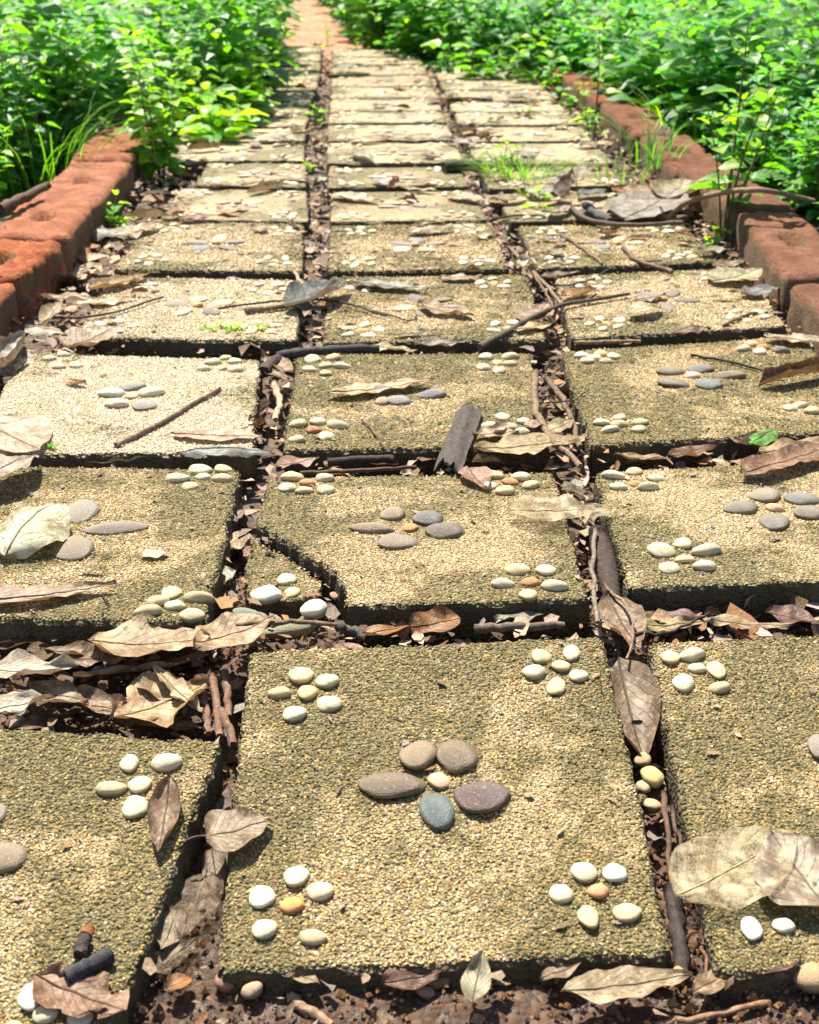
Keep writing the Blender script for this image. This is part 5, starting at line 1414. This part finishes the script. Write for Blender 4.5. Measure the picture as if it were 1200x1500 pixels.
YG, MG, DG, BG_ = (.24, .44, .03), (.10, .30, .028), (.05, .16, .03), (.06, .22, .095)
def herb(rnd, H, nst, size, tints, lean=.2, node=.045, start=.15, droop=.25, alt=False, top_bright=True, spread=.35):
    """stems as polylines and leaves as (pos, R, size, tint)"""
    stems, leaves = [], []
    for s in range(nst):
        h = H * (1 if s == 0 else rnd.uniform(.45, .9))
        az = rnd.uniform(0, 6.28); ln = rnd.uniform(.0, lean) + (0 if s == 0 else spread * .5)
        top = Vector((math.cos(az) * ln * h, math.sin(az) * ln * h, h))
        midp = top * .5 + Vector((rnd.uniform(-.03, .03) * h, rnd.uniform(-.03, .03) * h, .03 * h))
        pl = resample([Vector((0, 0, -.02)), midp, top], 9, 0)
        stems.append((pl, max(.0014, .0042 * h / .4), .0009))
        nn = max(3, int(h * (1 - start) / node)); a0 = rnd.uniform(0, 6.28)
        for k in range(nn + 1):
            t = start + (1 - start) * k / nn
            i = t * 8; b = pl[min(int(i), 7)].lerp(pl[min(int(i) + 1, 8)], i - int(i))
            aa = a0 + (k * math.pi / 2 if not alt else k * 2.4)
            sz = size * (1 - .55 * max(0, t - .55) / .45) * (.65 + .35 * min(1, t / .35)) * rnd.uniform(.75, 1.2)
            for m in range(1 if alt else 2):
                if rnd.random() < .08: continue
                a2 = aa + m * math.pi + rnd.uniform(-.3, .3)
                el = rnd.uniform(.0, .5) - droop * (1 - t)
                if k == nn: el = rnd.uniform(.5, 1.0)
                d = Vector((math.cos(a2) * math.cos(el), math.sin(a2) * math.cos(el), math.sin(el)))
                pet = d * sz * rnd.uniform(.15, .4) + Vector((0, 0, sz * .06))
                R = frame(d, rollv=rnd.uniform(-.35, .35))
                tn = rnd.choice(tints); br = rnd.uniform(.75, 1.2) * (1.25 if (top_bright and t > .8) else 1)
                leaves.append((b, b + pet, R, sz, tuple(c * br for c in tn)))
    return stems, leaves

def stems_geo(stems, leaves, sides=5):
    parts = [tube(pl, r0, r1, sides, i, .08, False) for i, (pl, r0, r1) in enumerate(stems)]
    for b, p, R, sz, tn in leaves:
        parts.append(tube([b, p + (R @ Vector((1, 0, 0))) * sz * .06], .0007, .0005, 3, 1, 0, False))
    return merge(parts)

def leaves_geo(leaves, unit=LEAF_MD):
    U, F, UV = unit
    n = len(leaves)
    Rm = np.array([np.array(R) for _, _, R, _, _ in leaves]); sz = np.array([q[3] for q in leaves]); ps = np.array([tuple(q[1]) for q in leaves])
    V = np.einsum('nij,vj->nvi', Rm, U) * sz[:, None, None] + ps[:, None, :]
    Fs = (F[None] + (np.arange(n) * len(U))[:, None, None]).reshape(-1, 4)
    col = np.repeat(np.array([q[4] for q in leaves]), len(U), 0)
    return V.reshape(-1, 3), [Fs], np.tile(UV, (n, 1)), col

def plant_with_leaves(name, label, cat, px, rnd, group=None, z=SOIL, stemcol=(.10, .13, .04), **kw):
    """a plant near enough to tell its leaves apart: every leaf is a part"""
    p = P(*px, z)
    st, lv = herb(rnd, **kw)
    e = bpy.data.objects.new(name, None); COL.objects.link(e); e.location = p; e.empty_display_size = .1
    tag(e, label, cat, group)
    V, f = stems_geo(st, lv)
    so = link("stem", np_mesh("stem", V, f, M_STEM), e); so.color = c4(stemcol)
    for b, q, R, sz, tn in lv:
        o = bpy.data.objects.new("leaf", rnd.choice(GL_MESH)); COL.objects.link(o)
        o.parent = e; o.location = q; o.rotation_euler = R.to_euler(); o.scale = (sz, sz * rnd.uniform(.85, 1.15), sz)
        o.color = c4(tn)
    return e

def blades_geo(n, rnd, H, rad_, width, tints, bend=.6):
    Vs, cols, UVs = [], [], []
    for i in range(n):
        a = rnd.uniform(0, 6.28); r = rad_ * math.sqrt(rnd.random())
        b0 = Vector((math.cos(a) * r, math.sin(a) * r, 0)); a2 = a + rnd.uniform(-.8, .8)
        h = H * rnd.uniform(.5, 1.1); out = h * bend * rnd.uniform(.3, 1.2); w = width * rnd.uniform(.6, 1.2)
        dx, dy = math.cos(a2), math.sin(a2)
        tn = rnd.choice(tints); br = rnd.uniform(.8, 1.25)
        for k in range(6):
            t = k / 5
            c = b0 + Vector((dx * out * t * t, dy * out * t * t, h * (t - .35 * bend * t * t * t)))
            ww = w * .5 * (1 - t ** 1.8) + .0002
            for q in (-1, 0, 1):
                Vs.append((c.x - dy * ww * q, c.y + dx * ww * q, c.z + abs(q) * ww * .35)); cols.append([v * br for v in tn]); UVs.append((t, .5 + q * .5))
    F = (grid_faces(6, 3)[None] + (np.arange(n) * 18)[:, None, None]).reshape(-1, 4)
    return np.array(Vs), [F], np.array(UVs), np.array(cols)

def grass(name, label, cat, px, n, H, rad_, width, tints, seed, bend=.6, z=SOIL, group=None):
    p = P(*px, z)
    V, F, UV, C = blades_geo(n, random.Random(seed), H, rad_, width, tints, bend)
    e = bpy.data.objects.new(name, None); COL.objects.link(e); e.location = p
    tag(e, label, cat, group)
    o = link("grass_blades", np_mesh("grass_blades", V, F, M_GREEN, UV, C), e); o["kind"] = "stuff"
    return e

R_ = random.Random
LG_ = (.15, .33, .035)
plant_with_leaves("leafy_herb", "tall yellow-green herb growing out of the left edge between brick and slabs", "herb", (238, 272), R_(11), H=.40, nst=8, size=.066, tints=[YG, LG_, LG_, MG], node=.036, lean=.3, start=.06)
plant_with_leaves("leafy_herb", "low herb with large bright drooping leaves right of the tallest left herb", "herb", (330, 215), R_(12), H=.20, nst=5, size=.095, tints=[YG, (.14, .30, .03)], node=.05, lean=.5, start=.35)
plant_with_leaves("leafy_herb", "sprig of yellow-lit leaves leaning from the left over the far path", "herb", (362, 192), R_(13), H=.34, nst=4, size=.085, tints=[YG, YG, MG], node=.05, lean=.3, start=.15)
plant_with_leaves("leafy_herb", "slender dark-stemmed herb growing at the foot of the right bricks", "herb", (1058, 362), R_(14), H=.52, nst=5, size=.070, tints=[MG, (.09, .26, .05), YG], node=.085, lean=.06, start=.10, stemcol=(.09, .07, .03), spread=.5)
plant_with_leaves("leafy_herb", "slim upright herb by the far right bricks beside the path", "herb", (868, 222), R_(15), H=.42, nst=2, size=.050, tints=[MG, YG], node=.05, lean=.1, stemcol=(.1, .09, .03))
plant_with_leaves("seedling", "tiny two-leaved seedling standing in the right joint", "seedling", (790, 335), R_(16), H=.10, nst=1, size=.052, tints=[YG, (.16, .32, .06)], node=.04, lean=.1, start=.5)
plant_with_leaves("small_weed", "small leafy weed amid the fine grass tuft on the right column", "weed", (735, 262), R_(70), H=.11, nst=4, size=.035, tints=[YG, MG], node=.03, lean=.5, start=.2, z=-.03)
plant_with_leaves("seedling", "pale green seedling between taller seedling and grass tuft", "seedling", (772, 318), R_(17), H=.07, nst=2, size=.035, tints=[YG], node=.03, lean=.3, start=.4)
plant_with_leaves("small_weed", "small weed with narrow leaves at the foot of the left bricks", "weed", (165, 345), R_(18), H=.09, nst=4, size=.042, tints=[YG, MG], node=.03, lean=.5, start=.3)
plant_with_leaves("leafy_herb", "bright herb cut by the right edge in front of the bricks", "herb", (1225, 420), R_(19), H=.22, nst=3, size=.06, tints=[(.11, .30, .05), MG], node=.05, lean=.35, start=.2)
plant_with_leaves("broadleaf_plant", "tall dark broad-leaved plant at the upper right edge", "plant", (1250, 330), R_(20), H=.66, nst=3, size=.125, tints=[DG, BG_, MG], node=.10, lean=.15, start=.25, droop=.5)
plant_with_leaves("broadleaf_plant", "tall dark broad-leaved plant at the upper left corner", "plant", (-60, 235), R_(21), H=.62, nst=3, size=.12, tints=[DG, BG_, MG], node=.10, lean=.25, start=.35, droop=.4)
plant_with_leaves("leafy_herb", "spreading low herb behind the left column, tenth row", "herb", (345, 165), R_(22), H=.24, nst=4, size=.06, tints=[MG, YG, DG], node=.045, lean=.35)
plant_with_leaves("leafy_herb", "blue-green herb overhanging the far right column", "herb", (738, 128), R_(23), H=.26, nst=4, size=.085, tints=[BG_, MG, DG], node=.06, lean=.4)
plant_with_leaves("leafy_herb", "bright low herb nearest the far end of the right column", "herb", (600, 95), R_(24), H=.2, nst=4, size=.09, tints=[MG, YG, BG_], node=.06, lean=.4)
plant_with_leaves("small_weed", "small sprig rising where the far end of the slabs meets red earth", "weed", (480, 68), R_(25), H=.14, nst=2, size=.04, tints=[YG, MG], node=.04, lean=.15)
for i, (px_, hh, sz_, lab) in enumerate((((655, 112), .24, .085, "blue-green herb leaning over the eleventh slab of the right column"), ((700, 122), .22, .09, "blue-green herb beside the dark mossy stick far along the right"),
        ((775, 128), .26, .08, "herb with big leaves hiding the far end of the right bricks"), ((815, 138), .20, .07, "low herb spilling over the far right bricks"), ((570, 84), .24, .085, "herb crowding the end of the right column of slabs"),
        ((618, 88), .30, .09, "taller herb behind the one leaning over the eleventh slab"), ((535, 68), .22, .075, "herb at the corner where slabs end on the right"), ((830, 160), .12, .045, "small-leaved weed at the inner foot of the far right bricks"),
        ((850, 192), .11, .045, "small weed with a dark berry-like bud by the right bricks"))):
    plant_with_leaves("leafy_herb", lab, "herb", (px_[0], px_[1] + 9), R_(60 + i), H=hh, nst=4, size=sz_, tints=[BG_, MG, MG, YG], node=.045, lean=.45, start=.1)
for i, (px_, hh, sz_, lab) in enumerate((((282, 205), .30, .075, "herb right behind the low one with drooping leaves"), ((250, 212), .36, .07, "tall herb behind the brick row's far end"), ((318, 228), .20, .085, "bright herb in front of the low one with drooping leaves"), ((356, 205), .24, .09, "bright herb reaching over the eighth slab of the left column"), ((366, 178), .22, .07, "small herb at the rim of the ninth slab of the left column"),
        ((395, 140), .20, .06, "herb leaning over the twelfth slab of the left column"), ((20, 262), .40, .075, "herb rising behind the second left brick"), ((100, 235), .40, .08, "herb rising behind the fourth left brick"),
        ((1120, 268), .34, .075, "herb rising behind the curved branch on the right"), ((1180, 300), .30, .08, "herb behind the largest right brick"), ((1010, 222), .34, .07, "herb rising behind the long-bladed grass"), ((930, 175), .30, .08, "herb behind the fifth right brick"))):
    plant_with_leaves("leafy_herb", lab, "herb", px_, R_(80 + i), H=hh, nst=4, size=sz_, tints=[YG, LG_, MG, LG_] if px_[0] < 600 else [BG_, MG, MG, YG], node=.045, lean=.35, start=.08)
for i, (px_, lab) in enumerate((((345, 506), "tiny green sprig in the joint behind the bleached slab, left one"), ((378, 507), "tiny green sprig in the joint behind the bleached slab, right one"), ((322, 503), "single pale sprig at the dark joint before the ochre leaf's slab"))):
    plant_with_leaves("small_weed", lab, "weed", px_, R_(30 + i), H=.040, nst=4, size=.020, tints=[YG, (.2, .4, .05)], node=.012, lean=.6, start=.2, z=-.03, group="tiny weeds in the joints")
plant_with_leaves("small_weed", "minute weed at the left front corner of the bleached slab", "weed", (78, 668), R_(34), H=.018, nst=2, size=.012, tints=[MG], node=.009, lean=.3, z=-.012, group="tiny weeds in the joints")
plant_with_leaves("small_weed", "little weed in the left joint, eighth row", "weed", (452, 252), R_(35), H=.03, nst=3, size=.022, tints=[YG], node=.015, lean=.5, z=-.02, group="tiny weeds in the joints")
plant_with_leaves("small_weed", "little weed in the left joint far along, eleventh row", "weed", (462, 176), R_(36), H=.05, nst=3, size=.03, tints=[YG, MG], node=.02, lean=.5, z=-.02, group="tiny weeds in the joints")
grass("grass_tuft", "bushy tuft of fine grass growing over the right column", "grass", (762, 272), 190, .14, .10, .0040, [MG, DG, MG, (.13, .25, .06), (.24, .26, .10)], 41, 1.25, z=-.03)
grass("grass_tuft", "long-bladed grass hanging over the far right bricks", "grass", (955, 240), 26, .22, .09, .006, [MG, BG_, BG_], 42, 1.1, z=.02)
grass("grass_tuft", "long light grass blades left of the red bricks", "grass", (40, 275), 120, .36, .24, .0042, [MG, MG, DG, (.11, .25, .04)], 43, .9)
grass("grass_tuft", "short pale grass behind the right leaf heap", "grass", (905, 262), 40, .11, .09, .003, [MG, MG, DG, (.2, .2, .09)], 44, .9, z=.0)
grass("grass_tuft", "sparse grass at the far left, beside tall herbs", "grass", (-30, 240), 80, .36, .2, .007, [MG, MG, DG], 45, .8)
grass("grass_tuft", "tiny grass shoots on the far right column", "grass", (770, 168), 24, .04, .06, .003, [MG, MG], 46, .8, z=-.005)
grass("grass_tuft", "grass blades among herbs beyond the right bricks", "grass", (1010, 225), 60, .26, .12, .009, [MG, YG], 47, .8)

# stalk holding the wilted pair of leaves
sp = [P(846, 300, SOIL), P(846, 280, .0), P(842, 256, .055)]
V_, f_ = tube([q - sp[0] for q in resample(sp, 7)], .0022, .0014, 6, 3)
so_ = link("plant_stalk", np_mesh("plant_stalk", V_, f_, M_STEM), None, sp[0]); so_.color = (.12, .2, .05, 1)
tag(so_, "short green stalk under the pair of upright wilted leaves", "stalk")

# ---- the mass of herbs on both sides
def boundary(pts, z=SOIL):
    q = [P(*p, z) for p in pts]
    return [p.y for p in q], [p.x for p in q]
LB = boundary([(-260, 420), (-60, 335), (45, 270), (125, 224), (205, 204), (310, 200), (372, 176), (402, 130), (400, 90), (378, 50), (355, 20), (340, -10)])
RB = boundary([(1330, 440), (1215, 335), (1065, 262), (945, 198), (850, 140), (780, 116), (690, 114), (622, 98), (566, 80), (528, 62), (508, 40), (482, 12), (466, -12)])
LG = (.15, .33, .035)
SPECIES = {
    'l': [dict(H=.42, nst=4, size=.066, tints=[MG, MG, DG, LG, BG_], node=.052, lean=.22, start=.12), dict(H=.34, nst=5, size=.05, tints=[MG, LG, DG], node=.045, lean=.3, start=.10), dict(H=.56, nst=3, size=.088, tints=[MG, DG, BG_], node=.075, lean=.2, start=.2), dict(H=.32, nst=5, size=.07, tints=[YG, MG, MG], node=.055, lean=.35, start=.08)],
    'r': [dict(H=.36, nst=5, size=.078, tints=[MG, BG_, BG_, DG], node=.055, lean=.3, start=.08), dict(H=.28, nst=5, size=.066, tints=[MG, BG_, BG_], node=.05, lean=.4, start=.06), dict(H=.50, nst=4, size=.092, tints=[BG_, DG, MG], node=.07, lean=.2, start=.12), dict(H=.34, nst=5, size=.06, tints=[LG, MG, BG_], node=.05, lean=.3, start=.08)]}
variants = {}
for sd in 'lr':
    variants[sd] = []
    for k in range(8):
        kw = dict(SPECIES[sd][k % 4])
        st, lv = herb(R_(200 + k + (50 if sd == 'r' else 0)), **kw)
        variants[sd].append((stems_geo(st, lv, 4), leaves_geo(lv), leaves_geo(lv, LEAF_LO)))
pr_ = R_(321)
def spots(sd, dens):
    out = []
    Ys, Xs = LB if sd == 'l' else RB
    n = int(dens * 120)
    for _ in range(n):
        y = pr_.uniform(2.2, 14.0); xb = float(np.interp(y, Ys, Xs))
        w = pr_.uniform(0, 1) ** 1.6 * (1.6 + .28 * y)
        x = xb - w if sd == 'l' else xb + w
        if abs(x) > .34 * y + .75: continue
        if w > .3 and mnoise.noise(Vector((x * 1.7, y * 1.7, 4.2))) < pr_.uniform(-.55, .25): continue
        out.append((x, y, w))
    return out
ROWS = ["third", "fourth", "fifth", "sixth", "seventh", "eighth", "ninth", "tenth", "eleventh", "twelfth", "thirteenth", "fourteenth", "fifteenth", "last"]
ROW_Y = [P(600, q, 0).y for q in (585, 450, 360, 300, 258, 224, 193, 172, 154, 136, 118, 103, 89, 76)]
LOOKS = {'l': ['bushy mid-green', 'small-leaved yellowish', 'tall dark large-leaved', 'low bright-green'], 'r': ['bushy blue-green', 'low small-leaved', 'tall dark large-leaved', 'light yellow-green']}
groups = {'l': ("leafy green herb in the dense growth to the left of the path", "herbs growing left of the path"), 'r': ("leafy blue-green herb in the dense growth to the right of the path", "herbs growing right of the path")}
for sd in 'lr':
    pts = spots(sd, 13.5)
    # nearest the viewer and nearest the path first
    pts.sort(key=lambda q: q[1] + 1.3 * q[2])
    vm = []
    for (SV, SF), (LV, LF, LU, LC), _ in variants[sd]:
        vm.append((np_mesh("stem", SV, SF, M_STEM), np_mesh("foliage", LV, LF, M_GREEN, LU, LC)))
    near_pts, rest = pts[:110], pts[110:]
    for i, (x, y, w) in enumerate(near_pts):
        k = pr_.randrange(8)
        e = bpy.data.objects.new("leafy_herb", None); COL.objects.link(e)
        e.location = (x, y, soil_z(x, y)); e.rotation_euler = (0, 0, pr_.uniform(0, 6.28)); s_c = pr_.uniform(.75, 1.15) * (.66 if w < .10 else .88 if w < .25 else 1.0)
        e.scale = (s_c, s_c, s_c)
        row = ROWS[int(np.argmin([abs(y - q) for q in ROW_Y]))]
        rim = "at the edge" if w < .10 else "near the edge" if w < .25 else "one step back" if w < .6 else "deep inside"
        tag(e, f"{LOOKS[sd][k % 4]} herb {rim} on the {'left' if sd == 'l' else 'right'}, level with the {row} slab row", "herb", groups[sd][1])
        so = link("stem", vm[k][0], e); so.color = (.10, .15, .04, 1)
        fo = link("foliage", vm[k][1], e); fo["kind"] = "stuff"; br = pr_.uniform(.95, 1.45); fo.color = (br * 1.25, br * 1.15, br * .85, 1) if y > 6.8 else (br, br, br * .95, 1)  # far foliage brightened and yellowed, sunlight put into its colour
    Vs, Cs, Us, Fs, off = [], [], [], [], 0
    for (x, y, w) in rest:
        _, _, (LV, LF, LU, LC) = variants[sd][pr_.randrange(8)]
        a = pr_.uniform(0, 6.28); sc = pr_.uniform(.75, 1.4)
        c_, s__ = math.cos(a), math.sin(a)
        V = np.stack([LV[:, 0] * c_ - LV[:, 1] * s__, LV[:, 0] * s__ + LV[:, 1] * c_, LV[:, 2]], -1) * sc + np.array([x, y, soil_z(x, y)])
        Vs.append(V); Cs.append(LC * pr_.uniform(.75, 1.5) * (np.array([1.15, 1.05, .8]) if y > 6.8 else np.array([.95, 1.0, .8]))); Us.append(LU); Fs.append(LF[0] + off); off += len(V)  # far plants get the sunlit tint in their leaf colours
    o = link("undergrowth", np_mesh("undergrowth", np.concatenate(Vs), [np.concatenate(Fs)], M_GREEN, np.concatenate(Us), np.concatenate(Cs)))
    tag(o, "dense green undergrowth farther back, " + ("left" if sd == 'l' else "right") + " of the path", kind="stuff")
    print("herbs", sd, len(near_pts), len(rest))
print("objects", len(bpy.data.objects))

# ------------------------------------------------------------------ unseen tree added so its crown shades the right-hand side (above the frame)
def shade_tree(loc, trunk_h, lobes, seed, label):
    r = np.random.default_rng(seed)
    e = bpy.data.objects.new("tree", None); COL.objects.link(e); e.location = loc
    tag(e, label, "tree")
    base = Vector((0, 0, 0)); top = Vector((-.2, -.2, trunk_h))
    parts = [tube(resample([base, Vector((.1, .05, trunk_h * .5)), top], 12, .02, seed), .16, .09, 10, seed, .08)]
    for c, R in lobes:
        parts.append(tube(resample([top * .85, (top + Vector(c)) * .5 + Vector((0, 0, .3)), Vector(c)], 8, .04, seed), .06, .015, 6, seed, .08))
    V, f = merge(parts)
    t = link("trunk", np_mesh("trunk", V, f, M_BARK), e); t.color = (.16, .11, .075, 1)
    lv = []
    rr = random.Random(seed)
    for c, R in lobes:
        for _ in range(int(210 * R * R)):
            u = Vector((rr.gauss(0, 1), rr.gauss(0, 1), rr.gauss(0, 1))).normalized() * (R * rr.uniform(.25, 1) ** .6)
            u.z *= .45
            p = Vector(c) + u
            d = Vector((rr.uniform(-1, 1), rr.uniform(-1, 1), rr.uniform(-.6, .2)))
            lv.append((p, p, frame(d, rollv=rr.uniform(-.6, .6)), rr.uniform(.09, .15), rr.choice([DG, MG, BG_])))
    LV, LF, LU, LC = leaves_geo(lv)
    c_ = link("crown", np_mesh("crown", LV, LF, M_GREEN, LU, LC), e); c_["kind"] = "stuff"
off = SUND * (4.6 / SUND.z)
def lobe(x, y, h=0.0, R=1.0): return ((x + off.x - 5.2, y + off.y - 9.6, 4.6 + h), R)
shade_tree((5.2, 9.6, soil_z(5, 9.6)), 3.4, [lobe(2.0, 3.6, .1, .85), lobe(1.75, 4.9, 0, .9), lobe(3.1, 5.2, .3, 1.0), lobe(2.6, 6.6, 0, 1.0), lobe(4.2, 6.6, .4, 1.1), lobe(3.6, 8.2, .1, 1.1), lobe(1.45, 2.75, 0, .5)], 8, "unseen tree added beyond the right-hand herbs, its crown shading them")
